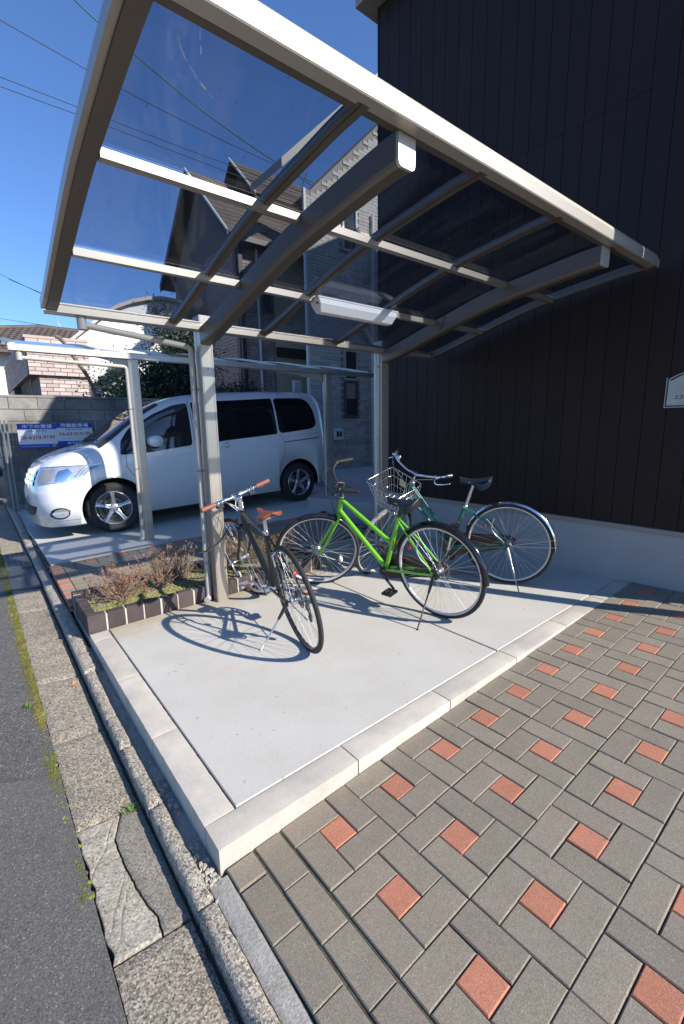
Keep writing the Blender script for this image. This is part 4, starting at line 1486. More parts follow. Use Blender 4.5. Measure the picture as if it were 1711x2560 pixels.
# wheels
def wheel(wx, s, steer=0.0):
    w = empty('wheel', (wx, s * 0.705, WR), parent=van)
    B = Matrix.Rotation(steer, 4, 'Z') @ basis((0, 0, 0), (1, 0, 0), (0, 0, -s), (0, s, 0))
    t = MB()
    R = WR
    t.lathe([(0.205, -0.08), (0.262, -0.096), (0.290, -0.094), (0.303, -0.078), (R, -0.05), (R, 0.05), (0.303, 0.078), (0.290, 0.094), (0.262, 0.097), (0.205, 0.085)], B, 56)
    t.build('tyre', 'tyre', w)
    g = MB()
    for k in range(60):
        a = 2 * pi * k / 60
        for h, sk in ((-0.05, .03), (0.0, -.02), (0.05, .03)):
            MM = B @ Matrix.Rotation(a, 4, 'Z')
            g.box((R - 0.001, -0.006, h - 0.018), (R + 0.0035, 0.008, h + 0.018), MM)
    g.build('tread', 'tyre_grey', w, kind='stuff')
    r = MB()
    r.lathe([(0.206, 0.092), (0.213, 0.090), (0.206, 0.078), (0.196, 0.072), (0.186, 0.03), (0.184, -0.06)], B, 48)
    r.lathe([(0.0, 0.066), (0.03, 0.066), (0.046, 0.060), (0.060, 0.048), (0.064, 0.02)], B, 24)
    for k in range(5):
        a = 2 * pi * k / 5 + pi / 2
        MM = B @ Matrix.Rotation(a, 4, 'Z')
        prof = []
        for rr, hw, h in ((0.045, 0.030, 0.058), (0.10, 0.0215, 0.066), (0.15, 0.023, 0.076), (0.190, 0.030, 0.080), (0.204, 0.036, 0.080)):
            prof.append((rr, hw, h))
        L_ = [[Vector((rr, -hw, h - .03)), Vector((rr, -hw, h - 0.006)), Vector((rr, -hw * .62, h)), Vector((rr, 0, h - .004)), Vector((rr, hw * .62, h)), Vector((rr, hw, h - 0.006)), Vector((rr, hw, h - .03))] for rr, hw, h in prof]
        r.grid([[MM @ v for v in row] for row in L_], smooth=False)
    r.build('rim', 'alloy', w)
    n_ = MB()
    for k in range(5):
        a = 2 * pi * (k + .5) / 5 + pi / 2
        n_.lathe([(0.0, 0.066), (0.007, 0.066), (0.009, 0.05)], B @ Matrix.Translation((0.043 * cos(a), 0.043 * sin(a), 0)), 8)
    n_.lathe([(0.09, 0.0), (0.14, 0.0), (0.14, -0.02)], B, 24)
    n_.build('wheel_nut', 'steel_dark', w)
    MB().lathe([(0.0, -0.04), (0.20, -0.04)], B, 24).build('brake_disc', 'steel_dark', w)
wheel(FW, -1, radians(-14))
wheel(FW, 1, radians(-14))
wheel(RW, -1)
wheel(RW, 1)
# ------------------------------------------------------------------ bicycles
def bike_matrix(x, y, th, lean):
    O = Vector((x, y, zslab(x, y)))
    N = Vector((-KX, -KY, 1)).normalized()
    F = Vector((cos(th), sin(th), 0))
    F.z = KX * F.x + KY * F.y
    F.normalize()
    Lf = N.cross(F)
    U = N * cos(lean) + Lf * sin(lean)
    S = Lf * cos(lean) - N * sin(lean)
    return basis(O, F, S, U)

def make_wheel(parent, hub, r, tyre_w, tyre_m, rim_m, xf, nspoke=36, seed=0, rim_depth=0.014, wall=True):
    """hub: centre in bike space; xf maps bike space to its final place (steering)"""
    C_ = Matrix.Translation(hub) @ basis((0, 0, 0), (1, 0, 0), (0, 0, 1), (0, -1, 0))
    Rt = r - tyre_w / 2
    t = MB()
    prof = [(Rt + tyre_w / 2 * cos(a), tyre_w / 2 * sin(a)) for a in [2 * pi * k / 12 for k in range(13)]]
    t.lathe(prof, C_, 72)
    w = t.map(xf).build('wheel', tyre_m, parent)
    ri = MB()
    r0 = Rt - tyre_w * 0.28
    hw = tyre_w * 0.36
    ri.lathe([(r0 + .004, hw), (r0 - .004, hw * 1.02), (r0 - rim_depth, hw * .7), (r0 - rim_depth - .003, 0), (r0 - rim_depth, -hw * .7), (r0 - .004, -hw * 1.02), (r0 + .004, -hw), (r0 + .004, hw)], C_, 72)
    ri.map(xf).build('rim', rim_m, w)
    sp = MB()
    for k in range(nspoke):
        a = 2 * pi * k / nspoke
        side = 1 if k % 2 else -1
        off = (1 if (k // 2) % 2 else -1) * 1.15
        p0 = C_ @ Vector((0.021 * cos(a + off), 0.021 * sin(a + off), side * 0.030))
        p1 = C_ @ Vector(((r0 - rim_depth) * cos(a), (r0 - rim_depth) * sin(a), 0))
        sp.tube([p0, p1], 0.0012, 4, cap=False)
    sp.map(xf).build('spokes', 'steel', w, kind='stuff')
    hb = MB()
    hb.lathe([(0, -0.055), (0.007, -0.055), (0.007, -0.036), (0.024, -0.034), (0.024, -0.027), (0.014, -0.024), (0.014, 0.024), (0.024, 0.027), (0.024, 0.034), (0.007, 0.036), (0.007, 0.055), (0, 0.055)], C_, 16)
    hb.map(xf).build('hub', 'steel', w)
    return w

def fender(mb, hub, r, w, a0, a1, n=26, rim=0.012):
    P = []
    for i in range(n + 1):
        a = a0 + (a1 - a0) * i / n
        ca, sa = cos(a), sin(a)
        row = []
        for k in range(9):
            t = -1 + 2 * k / 8
            rr = r - rim * 1.4 * abs(t) ** 2.2
            row.append(Vector((hub[0] + rr * ca, w / 2 * t, hub[2] + rr * sa)))
        P.append(row)
    mb.grid(P)
    mb.grid([[v + Vector(((hub[0] - v.x), 0, (hub[2] - v.z))).normalized() * .0015 for v in row] for row in P])

def ident(v): return v

def crank_set(parent, bb, m_arm, m_ring, ang, ring_r=0.085, pedal_m='black_plastic', refl=True, case=None, flat=True):
    t = MB()
    t.lathe([(0.012, -0.065), (0.019, -0.06), (0.019, 0.06), (0.012, 0.065)], basis(bb, (1, 0, 0), (0, 0, 1), (0, -1, 0)), 14)
    for s in (1, -1):
        a = ang + (0 if s > 0 else pi)
        e = Vector((bb[0] + 0.165 * cos(a), s * 0.085, bb[2] + 0.165 * sin(a)))
        t.tube([(bb[0], s * 0.072, bb[2]), e], [0.012, 0.009], 8)
    c = t.build('crank', m_arm, parent)
    if case is None:
        g = MB()
        C_ = basis((bb[0], -0.048, bb[2]), (1, 0, 0), (0, 0, 1), (0, -1, 0))
        for rr in (ring_r, ring_r * .8):
            g.lathe([(rr - .012, -.002), (rr, -.002), (rr, .002), (rr - .012, .002), (rr - .012, -.002)], C_, 40)
        for k in range(5):
            a = 2 * pi * k / 5
            g.box((0.01, -.007, -.002), (ring_r - .008, .007, .002), C_ @ Matrix.Rotation(a, 4, 'Z'))
        g.build('chainring', m_ring, parent)
    for s in (1, -1):
        a = ang + (0 if s > 0 else pi)
        e = Vector((bb[0] + 0.165 * cos(a), s * 0.095, bb[2] + 0.165 * sin(a)))
        p = MB()
        y0, y1 = (e.y, e.y + s * 0.09)
        lo, hi = min(y0, y1), max(y0, y1)
        for dx in (-0.040, 0.028):
            p.box((e.x + dx, lo, e.z - 0.009), (e.x + dx + .012, hi, e.z + 0.009))
        p.box((e.x - .028, lo, e.z - .008), (e.x + .028, lo + .014, e.z + .008))
        p.box((e.x - .028, hi - .014, e.z - .008), (e.x + .028, hi, e.z + .008))
        p.box((e.x - .008, lo, e.z - .007), (e.x + .008, hi, e.z + .007))
        pe = p.build('pedal', pedal_m, parent)
        if refl:
            q = MB()
            for dx in (-0.0435, 0.0405):
                q.box((e.x + dx, lo + .022, e.z - .007), (e.x + dx + .003, hi - .022, e.z + .007))
            q.build('pedal_reflector', 'orange_reflector', pe)

def kickstand(parent, hub, foot_w, m, M, off=0.062, fork=True, mount_m='black_plastic'):
    f = M.inverted() @ Vector(foot_w)
    t = MB()
    top = Vector((hub[0] - 0.005, off, hub[2] - 0.005))
    mid = top + (f - top) * 0.30
    t.tube([mid, f, f + Vector((-.012, .012, .002))], [0.006, 0.0045, 0.005], 8)
    k = t.build('kickstand', m, parent)
    t = MB()
    t.tube([top, top + (f - top) * .12, mid + (f - top) * .02], [0.011, 0.012, 0.008], 8)
    t.build('kickstand_bracket', mount_m, k)

def saddle(parent, x, z, ln, w, m, tilt=0.0, name='saddle', sag=0.012, rail_m='steel', deep=0.032, crown=0.016):
    """leather shell: rounded tail, long nose, skirts that roll under"""
    P, Q = [], []
    n = 26
    for i in range(n + 1):
        u = i / n                                   # 0 tail, 1 nose
        if u < 0.22:
            hw = w / 2 * sqrt(max(0.0, 1 - ((0.22 - u) / 0.22) ** 2.4))
        elif u < 0.68:
            t = (u - 0.22) / 0.46
            hw = w / 2 * (0.20 + 0.80 * (0.5 + 0.5 * cos(pi * t)))
        else:
            hw = w / 2 * 0.20
        if u > 0.93:
            hw *= sqrt(max(0.0, 1 - ((u - .93) / .07) ** 2))
        hw = max(hw, 0.002)
        zc = z + sag * ((2 * u - 1) ** 2 - 0.4) + tilt * (u - .5)
        xx = x + ln * (u - 0.5)
        drop = deep * (1 - .35 * min(1, max(0, (u - .3) / .3)))
        e = min(1.0, hw / (w * .09))
        cr_ = crown * max(0.3, min(1.0, 2 * hw / w))
        row = []
        for a in [-1.25, -1.12, -1.0, -.93, -.75, -.5, -.25, 0, .25, .5, .75, .93, 1.0, 1.12, 1.25]:
            aa = abs(a)
            if aa <= 1.0:
                yy, zz = hw * a, zc - cr_ * aa ** 2.0 * e
            else:
                yy, zz = hw * math.copysign(1 + (aa - 1) * -.10, a), zc - cr_ * e - drop * (aa - 1) / .25 * e
            row.append(Vector((xx - (0.004 if u < .1 else 0), yy, zz)))
        P.append(row)
        Q.append([v + Vector((0, -v.y * .04, -.0035)) for v in row])
    mb = MB().grid(P)
    mb.grid(Q)
    s = mb.build(name, m, parent)
    MB().grid([[v[0] + Vector((0, 0, .004)), Vector((v[7].x, 0, min(v[0].z, v[-1].z) + .008)), v[-1] + Vector((0, 0, .004))] for v in P]).build('saddle_base', 'black_plastic', s)
    r = MB()
    for yy in (-.02, .02):
        r.tube([(x + ln * .38, yy * .4, z - .02), (x + ln * .16, yy, z - .035), (x - ln * .16, yy, z - .035), (x - ln * .36, yy * 1.8, z - .022)], 0.0035, 6)
    r.box((x - .022, -.024, z - .052), (x + .022, .024, z - .028))
    r.build('saddle_rail', rail_m, s)
    return s

def steer_map(ax0, axd, ang):
    R_ = Matrix.Rotation(ang, 3, axd)
    def f(v): return R_ @ (v - ax0) + ax0
    return f

def arc(p0, p1, p2, n=8):
    p0, p1, p2 = Vector(p0), Vector(p1), Vector(p2)
    return [p0 * (1 - t) ** 2 + p1 * 2 * t * (1 - t) + p2 * t * t for t in frange(0, 1, n)]
def spline(pts, n=5):
    pts = [Vector(p) for p in pts]
    q = [pts[0]] + pts + [pts[-1]]
    out = []
    for i in range(1, len(q) - 2):
        a, b, c, d = q[i - 1], q[i], q[i + 1], q[i + 2]
        for t in frange(0, 1, n)[:-1]:
            out.append(0.5 * ((2 * b) + (c - a) * t + (2 * a - 5 * b + 4 * c - d) * t * t + (3 * b - a - 3 * c + d) * t ** 3))
    out.append(pts[-1])
    return out

# ---- black sports bicycle
BM = bike_matrix(0.991, 0.916, 1.375, 0.164)
bk = thing('bicycle', 'black bicycle with brown saddle and brown grips beside the carport post', 'bicycle', M=BM)
r = 0.338
hr, hf = Vector((0, 0, r)), Vector((1.04, 0, r))
bb, st = Vector((0.455, 0, 0.262)), Vector((0.305, 0, 0.695))
ht, hb_ = Vector((0.800, 0, 0.770)), Vector((0.838, 0, 0.665))
ax = (ht - hb_).normalized()
SF = steer_map(hb_, ax, 0.272)
fm = MB()
fm.tube([st + Vector((.004, 0, -.02)), ht + Vector((.006, 0, -.025))], 0.0155, 12)
fm.tube([bb, hb_ + Vector((-.004, 0, .02))], 0.019, 12)
fm.tube([bb, st + Vector((0, 0, .012))], 0.0155, 12)
fm.tube([hb_, ht], 0.0185, 12)
for s in (-1, 1):
    fm.tube([st + Vector((.004, s * .010, -.03)), Vector((0.10, s * .032, .50)), hr + Vector((.004, s * .060, .004))], 0.0072, 8)
    fm.tube([bb + Vector((-.01, s * .024, 0)), Vector((0.3, s * .034, .285)), hr + Vector((.004, s * .060, 0))], 0.0095, 8)
    fm.box((-.014, s * .056, r - .02), (.02, s * .064, r + .02))
fm.tube([(0.145, -.03, .535), (0.145, .03, .535)], 0.006, 6)
fm.build('frame', 'black_paint', bk)
fk = MB()
cr = hb_ - ax * 0.03
fk.tube([cr + Vector((0, -.045, 0)), cr + Vector((0, -.03, .012)), cr + Vector((0, .03, .012)), cr + Vector((0, .045, 0))], 0.012, 8)
for s in (-1, 1):
    fk.tube(spline([cr + Vector((0, s * .045, 0)), cr + (hf - cr) * .5 + Vector((-.010, s * .05, 0)), hf + Vector((-.01, s * .052, .03)), hf + Vector((0, s * .052, 0))]), 0.011, 10)
fk.map(SF).build('fork', 'black_paint', bk)
make_wheel(bk, hr, r, 0.030, 'tyre', 'black_gloss', ident, 32, 1)
make_wheel(bk, hf, r, 0.030, 'tyre', 'chrome', SF, 28, 2)
MB().tube([st + Vector((0, 0, -.01)), st + Vector((-.028, 0, .10)), Vector((0.245, 0, .812))], 0.0135, 12).build('seatpost', 'alloy', bk)
MB().lathe([(0.0165, -.012), (0.020, -.012), (0.020, .012), (0.0165, .012)], basis(st + Vector((-.001, 0, .008)), (1, 0, 0), (0, 1, 0), (-.2, 0, 1)), 14).build('seat_clamp', 'chrome', bk)
saddle(bk, 0.225, 0.855, 0.27, 0.155, 'brown_leather', tilt=-0.012, rail_m='alloy', deep=0.020, crown=0.009)
stm = MB()
stm.tube([ht, ht + ax * .085], 0.0155, 12)
stm.tube([ht + ax * .070, ht + ax * .095 + Vector((.055, 0, .012))], [0.019, 0.0165], 12)
stm.lathe([(0.0, 0.018), (0.02, 0.018), (0.02, 0), (0.0, 0)], basis(ht + ax * .088, (1, 0, 0), (0, 1, 0), ax), 14)
for k in (0.015, 0.035, 0.055):
    stm.lathe([(0.015, 0.006), (0.0215, 0.005), (0.0215, -0.005), (0.015, -0.006)], basis(ht + ax * k, (1, 0, 0), (0, 1, 0), ax), 14)
bc = ht + ax * .095 + Vector((.060, 0, .012))
stm.lathe([(0.0, -.024), (0.022, -.024), (0.022, .024), (0.0, .024)], basis(bc, (1, 0, 0), (0, 0, 1), (0, -1, 0)), 14)
stm.map(SF).build('stem', 'chrome', bk)
hbm = MB()
hbm.tube(spline([bc + Vector((-.028, -.285, .012)), bc + Vector((-.006, -.13, .006)), bc, bc + Vector((-.006, .13, .006)), bc + Vector((-.028, .285, .012))]), 0.0118, 10)
for s in (-1, 1):
    hbm.lathe([(0.0, -.012), (0.020, -.012), (0.020, .012), (0.0, .012)], basis(bc + Vector((-.010, s * .15, .006)), (1, 0, 0), (0, 0, 1), (0, -1, 0)), 12)
    hbm.lathe([(0.0, -.012), (0.017, -.012), (0.017, .012), (0.0, .012)], basis(bc + Vector((-.008, s * .115, .006)), (1, 0, 0), (0, 0, 1), (0, -1, 0)), 12)
    hbm.tube([bc + Vector((0.02, s * .14, 0)), bc + Vector((.045, s * .18, -.008)), bc + Vector((.035, s * .26, -.02))], [0.007, 0.006, 0.005], 6)
hbo = hbm.map(SF).build('handlebar', 'chrome', bk)
for s in (-1, 1):
    MB().tube([bc + Vector((-.014, s * .178, .0075)), bc + Vector((-.0275, s * .288, .0125))], 0.0165, 12).map(SF).build('grip', 'brown_grip', bk)
    MB().box((-.018, -.022, -.022), (.026, .022, .010)).map(lambda v: v + bc + Vector((.004, s * .135, -.012))).map(SF).build('shifter', 'black_plastic', bk)
cb = MB()
for s in (-1, 1):
    cb.tube(spline([bc + Vector((.03, s * .14, -.005)), bc + Vector((.085, s * .07, -.01)), bc + Vector((.07, s * .01, -.09)), ht + Vector((.045, s * .012, -.02))]), 0.0026, 6)
cb.tube(spline([bc + Vector((.03, .13, -.01)), bc + Vector((.10, .05, -.03)), bc + Vector((.06, -.03, -.12)), hb_ + Vector((.02, -.015, .03))]), 0.0026, 6)
cb.map(SF).build('brake_cable', 'white_plastic', bk)
crank_set(bk, bb, 'alloy', 'steel', radians(8), 0.085, 'steel')
cs = MB()
C_ = basis((0, -0.036, r), (1, 0, 0), (0, 0, 1), (0, -1, 0))
for k, rr in enumerate((0.052, 0.046, 0.040, 0.035, 0.031, 0.028, 0.025)):
    cs.lathe([(rr, -.0012), (rr, .0012), (0.012, .0012)], C_ @ Matrix.Translation((0, 0, -.012 + .0045 * k)), 30, smooth=False)
cs.lathe([(0.056, -.014), (0.066, -.014), (0.066, -.012), (0.056, -.012)], C_, 30, smooth=False)
cs.build('cassette', 'steel_dark', bk)
dr = MB()
dr.tube([(0.0, -.062, r - .02), (0.012, -.066, r - .065), (0.005, -.066, r - .085), (-.006, -.066, r - .155)], [0.010, 0.014, 0.010, 0.009], 8)
for z in (r - .085, r - .155):
    dr.lathe([(0, -.005), (0.022, -.005), (0.022, .005), (0, .005)], basis((0.008 if z > .25 else -.006, -.060, z), (1, 0, 0), (0, 0, 1), (0, -1, 0)), 12)
dr.build('derailleur', 'black_plastic', bk)
ch = MB()
for dz, z1 in ((0.078, 0.036), (-0.078, -.16)):
    ch.tube([(bb[0], -.047, bb[2] + dz), (0.0, -.043, r + z1)], 0.0035, 5)
ch.build('chain', 'steel_dark', bk)
br = MB()
for s in (-1, 1):
    br.tube([(0.135, s * .04, .525), (0.128, s * .045, .60), (0.128, s * .02, .615)], 0.0065, 6)
br.tube([(0.128, -.03, .612), (0.128, .05, .62)], 0.0022, 5)
br.build('rear_brake', 'alloy', bk)
br = MB()
for s in (-1, 1):
    br.tube([cr + Vector((.028, s * .045, -.03)), cr + Vector((.035, s * .05, .045)), cr + Vector((.04, s * .02, .055))], 0.0065, 6)
br.map(SF).build('front_brake', 'black_plastic', bk)
kickstand(bk, hr, (0.768, 1.085, zslab(.768, 1.085) + .004), 'alloy', BM)
MB().box((-.012, -.004, -.03), (.012, .004, .03)).map(lambda v: v + Vector((hf.x + .165, 0.012, hf.z - .19))).map(SF).build('wheel_reflector', 'white_plastic', bk)
MB().lathe([(0, 0), (.017, 0), (.014, .008), (0, .009)], basis((0.085, -.052, .46), (0, 1, 0), (0, 0, 1), (-1, 0, 0)), 14).build('rear_reflector', 'red_reflector', bk)
MB().lathe([(0, -.045), (.008, -.045), (.008, .045), (0, .045)], basis((hf.x, 0.09, hf.z), (1, 0, 0), (0, 0, 1), (0, -1, 0)), 10).map(SF).build('axle_peg', 'alloy', bk)
lk = MB()
lk.tube(spline([SF(hf + Vector((-.05, .05, .30))), SF(hf + Vector((.0, .12, .22))), SF(hf + Vector((.02, .22, .18))), SF(hf + Vector((0.0, .33, .20)))]), 0.005, 6)
lk.build('cable_lock', 'black_rubber', bk)

# ---- city bicycles
def city_bike(label, M, r, wb, bb, st, ht, hb_, steer, frame_m, tyre_w, fend_m, sad_m, sad, foot, kick_m, grip_m, bar_m, mixte, crank_ang, seed, rear_rim='rim_alu', basket=None, case_m='chaincase', post_m='alloy', front_fend='black_gloss'):
    b = thing('bicycle', label, 'bicycle', M=M)
    hr, hf = Vector((0, 0, r)), Vector((wb, 0, r))
    ax = (ht - hb_).normalized()
    S = steer_map(hb_, ax, steer)
    f = MB()
    if mixte:
        for s in (-1, 1):
            f.tube([ht + Vector((.003, s * .016, -.03)), Vector((bb.x + .05, s * .019, bb.z + .13)), bb + Vector((-.02, s * .019, .10))], 0.0095, 10)
        f.tube([bb, hb_ + Vector((-.004, 0, .015))], 0.0150, 12)
    else:
        tj = st + (bb - st) * 0.50
        f.tube([tj, ht + Vector((.008, 0, -.028))], 0.0165, 12)
        f.tube([bb, hb_ + Vector((-.002, 0, .022))], 0.0185, 12)
    f.tube([bb, st], 0.0160, 12)
    f.tube([hb_, ht], 0.0195, 12)
    for s in (-1, 1):
        f.tube([st + Vector((-.004, s * .014, -.02)), Vector((0.16, s * .042, .53)), hr + Vector((.006, s * .062, .004))], 0.0075, 8)
        f.tube([bb + Vector((-.01, s * .028, 0)), Vector((0.28, s * .042, .30)), hr + Vector((.006, s * .062, 0))], 0.0100, 8)
        f.box((-.018, s * .059, r - .022), (.024, s * .066, r + .022))
    f.build('frame', frame_m, b)
    k = MB()
    cr = hb_ - ax * .025
    k.tube([cr + Vector((0, -.046, -.006)), cr + Vector((0, -.03, .010)), cr + Vector((0, .03, .010)), cr + Vector((0, .046, -.006))], 0.0125, 8)
    for s in (-1, 1):
        k.tube(spline([cr + Vector((0, s * .046, -.005)), cr + (hf - cr) * .45 + Vector((-.012, s * .052, 0)), cr + (hf - cr) * .8 + Vector((-.014, s * .055, 0)), hf + Vector((0, s * .056, 0))]), 0.0115, 10)
    k.map(S).build('fork', frame_m, b)
    make_wheel(b, hr, r, tyre_w, 'tyre', rear_rim, ident, 36, seed, 0.012)
    make_wheel(b, hf, r, tyre_w, 'tyre', 'rim_alu', S, 36, seed + 1, 0.012)
    fd = MB()
    fender(fd, hr, r + .016, 0.052, radians(-3), radians(162), 36)
    fo = fd.map(lambda v: Vector((-(v.x - hr.x) + hr.x, v.y, v.z))).build('rear_fender', fend_m, b)
    st_ = MB()
    for s in (-1, 1):
        st_.tube([hr + Vector((0, s * .058, .004)), hr + Vector((-(r + .008) * cos(radians(12)), s * .024, (r + .008) * sin(radians(12))))], 0.002, 5)
        st_.tube([hr + Vector((0, s * .058, .004)), hr + Vector((-(r + .008) * cos(radians(2)), s * .024, (r + .008) * sin(radians(2))))], 0.002, 5)
    st_.build('fender_stay', 'black_rubber' if fend_m == 'black_gloss' else 'steel', fo)
    fd = MB()
    fender(fd, hf, r + .014, 0.046, radians(80) if seed == 5 else radians(62), radians(165) if seed != 5 else radians(150), 22)
    fd.map(S).build('front_fender', front_fend, b)
    MB().tube([st + Vector((.003, 0, -.02)), Vector((sad[0] + .01, 0, sad[1] - .045))], 0.0128, 12).build('seatpost', post_m, b)
    MB().lathe([(0.0165, -.014), (0.0205, -.014), (0.0205, .014), (0.0165, .014)], basis(st, (1, 0, 0), (0, 1, 0), (-.3, 0, 1)), 14).build('seat_clamp', frame_m if seed == 5 else 'alloy', b)
    saddle(b, sad[0], sad[1], sad[2], sad[3], sad_m, tilt=-.012, sag=0.020, deep=0.046, crown=0.030)
    sp = MB()
    for s in (-1, 1):
        for kx_ in (0, 1):
            cx, cz = sad[0] - .055, sad[1] - .045
            pts = [Vector((cx + .012 * cos(t * 1.4), s * .045 + .012 * sin(t * 1.4), cz - .02 + .008 * t)) for t in frange(0, 6, 22)]
        sp.tube(pts, 0.0022, 5)
    sp.build('saddle_spring', 'steel', b)
    # stem and swept bar
    top = ht + ax * 0.115
    q = MB()
    q.tube([ht, top, top + Vector((.045, 0, .012))], [0.0115, 0.0115, 0.013], 10)
    q.lathe([(0.0, .01), (0.018, .008), (0.018, -.008), (0.0, -.012)], basis(ht + ax * .006, (1, 0, 0), (0, 1, 0), ax), 14)
    q.map(S).build('stem', bar_m, b)
    c = top + Vector((.05, 0, .012))
    hbq = MB()
    hbq.tube(spline([c + Vector((-.115, -.275, .045)), c + Vector((-.035, -.245, .058)), c + Vector((.012, -.155, .045)), c + Vector((.008, -.06, .006)), c, c + Vector((.008, .06, .006)), c + Vector((.012, .155, .045)), c + Vector((-.035, .245, .058)), c + Vector((-.115, .275, .045))]), 0.0112, 10)
    for s in (-1, 1):
        hbq.lathe([(0.0, -.010), (0.017, -.010), (0.017, .010), (0.0, .010)], basis(c + Vector((-.02, s * .235, .058)), (.5, s, 0), (0, 0, 1), (s, -.5, 0)), 12)
    hbq.map(S).build('handlebar', bar_m, b)
    for s in (-1, 1):
        MB().tube([c + Vector((-.040, s * .2475, .0575)), c + Vector((-.150, s * .285, .037))], 0.0155, 10).map(S).build('grip', grip_m, b)
        MB().tube(spline([c + Vector((.0, s * .235, .045)), c + Vector((.018, s * .262, .025)), c + Vector((-.04, s * .295, .008)), c + Vector((-.105, s * .315, -.006))]), [0.006] * 5 + [0.0055] * 5 + [0.0045] * 6, 8).map(S).build('brake_lever', bar_m if seed != 5 else 'black_plastic', b)
    cb = MB()
    for s in (-1, 1):
        cb.tube(spline([c + Vector((.01, s * .225, .045)), c + Vector((.10, s * .12, .03)), c + Vector((.075, s * .02, -.08)), cr + Vector((.03, s * .012, .03))]), 0.0025, 6)
    cb.map(S).build('brake_cable', 'black_rubber' if seed == 5 else 'steel', b)
    crank_set(b, bb, 'black_plastic' if seed == 5 else 'alloy', 'steel', crank_ang, 0.075, 'black_plastic', refl=seed != 5, case=case_m)
    cc = MB()
    y = -.052
    pts_o = []
    for t in frange(-pi / 2, pi / 2, 12):
        pts_o.append((bb.x + .105 * cos(t), bb.z + .105 * sin(t)))
    for t in frange(pi / 2, 3 * pi / 2, 12):
        pts_o.append((hr.x + .052 * cos(t), hr.z + .052 * sin(t)))
    cc.prism(pts_o, 0, 0.024, basis((0, y + .012, 0), (1, 0, 0), (0, 0, 1), (0, -1, 0)))
    cc.build('chain_case', case_m, b)
    kickstand(b, hr, foot, kick_m, M, 0.072, mount_m='black_plastic' if seed == 5 else 'steel')
    bx = MB()
    bx.lathe([(0, -.014), (0.036, -.014), (0.040, -.008), (0.040, .004), (0.02, .010), (0, .010)], basis((0.0, 0.052, r), (1, 0, 0), (0, 0, 1), (0, -1, 0)), 20)
    bx.box((0.0, .040, r - .012), (.16, .052, r + .010))
    bx.build('brake_drum', 'black_plastic' if seed == 5 else 'steel_dark', b)
    MB().lathe([(0, 0), (.019, 0), (.017, .008), (0, .010)], basis((0.175, .075 if seed == 5 else .055, .52 if seed == 5 else .50), (0, 1, 0), (0, 0, 1), (-1, .2, 0)), 14).build('rear_reflector', 'red_reflector', b)
    rl = MB()
    rl.tube(spline([Vector((0.10, .066, .58)), Vector((0.12, .066, .50)), Vector((0.09, .066, .44)), Vector((0.04, .066, .40))]), 0.004, 6)
    rl.build('ring_lock', 'white_plastic' if seed == 5 else 'alloy', b)
    MB().tube([cr + Vector((.024, 0, .012)), cr + Vector((.034, -.02, -.035)), cr + Vector((.03, .02, -.05))], [0.008, 0.012, 0.007], 8).map(S).build('front_brake', 'black_plastic' if seed == 5 else 'alloy', b)
    MB().ball((0, 0, 0), 0.024, 0.75, 1, 1.35).map(lambda v: v + hf + Vector((-.165, .010, -.12)) ).map(S).build('wheel_reflector', 'white_plastic' if seed == 5 else 'orange_reflector', b)
    return b, S, c, ht, hb_, hf, cr

GM = bike_matrix(1.941, 0.643, 1.714, 0.120)
city_bike('lime green bicycle with black fenders and black saddle in the middle of the slab', GM, 0.345, 1.115, Vector((0.450, 0, 0.278)), Vector((0.300, 0, 0.690)), Vector((0.825, 0, 0.800)), Vector((0.872, 0, 0.665)), 0.80,
          'green_paint', 0.034, 'black_gloss', 'black_vinyl', (0.252, 0.835, 0.265, 0.19), (1.677, 0.626, zslab(1.677, .626) + .004), 'chaincase', 'black_rubber', 'black_plastic', False, radians(-138), 5, front_fend='black_gloss', post_m='black_paint')
TM = bike_matrix(2.845, 0.686, 1.974, 0.098)
tb, S, c, ht, hb_, hf, cr = city_bike('dark teal bicycle with wire front basket and chrome fender near the dark wall', TM, 0.345, 1.115, Vector((0.470, 0, 0.275)), Vector((0.345, 0, 0.640)), Vector((0.790, 0, 0.820)), Vector((0.838, 0, 0.690)), 1.22,
          'teal_paint', 0.036, 'chrome', 'navy_vinyl', (0.262, 0.885, 0.255, 0.20), (2.71, 0.50, zslab(2.7, .5) + .004), 'alloy', 'steel_dark', 'chrome', True, radians(105), 9, front_fend='pipe_grey')
# bell
MB().ball(c + Vector((.0, -.165, .075)), 0.026, 1, 1, .75).map(S).build('bell', 'chrome', tb)
# wire basket in front of the bar
bs = MB()
def brect(z, x0, x1, w):
    return [Vector((x0, -w, z)), Vector((x1, -w, z)), Vector((x1, w, z)), Vector((x0, w, z))]
bz0, bz1 = 0.700, 0.940
lo_ = brect(bz0, 0.900, 1.10, 0.125)
hi_ = brect(bz1, 0.870, 1.175, 0.175)
def ringpts(q):
    out = []
    for k in range(4):
        p0, p1, p2 = q[k - 1], q[k], q[(k + 1) % 4]
        a_ = p1 + (p0 - p1).normalized() * .03
        b_ = p1 + (p2 - p1).normalized() * .03
        out += arc(a_, p1, b_, 4)
    return out + [out[0]]
for t, rad in ((0, .0026), (.36, .0022), (.70, .0022), (1.0, .0042)):
    bs.tube(ringpts([a * (1 - t) + b * t for a, b in zip(lo_, hi_)]), rad, 6)
for k in range(4):
    n = (10, 7, 10, 7)[k]
    for i in range(n):
        u = (i + .5) / n
        bs.tube([lo_[k] * (1 - u) + lo_[(k + 1) % 4] * u, hi_[k] * (1 - u) + hi_[(k + 1) % 4] * u], 0.0019, 5)
for i in range(9):
    u = (i + .5) / 9
    bs.tube([lo_[0] * (1 - u) + lo_[1] * u, lo_[3] * (1 - u) + lo_[2] * u], 0.0026, 5)
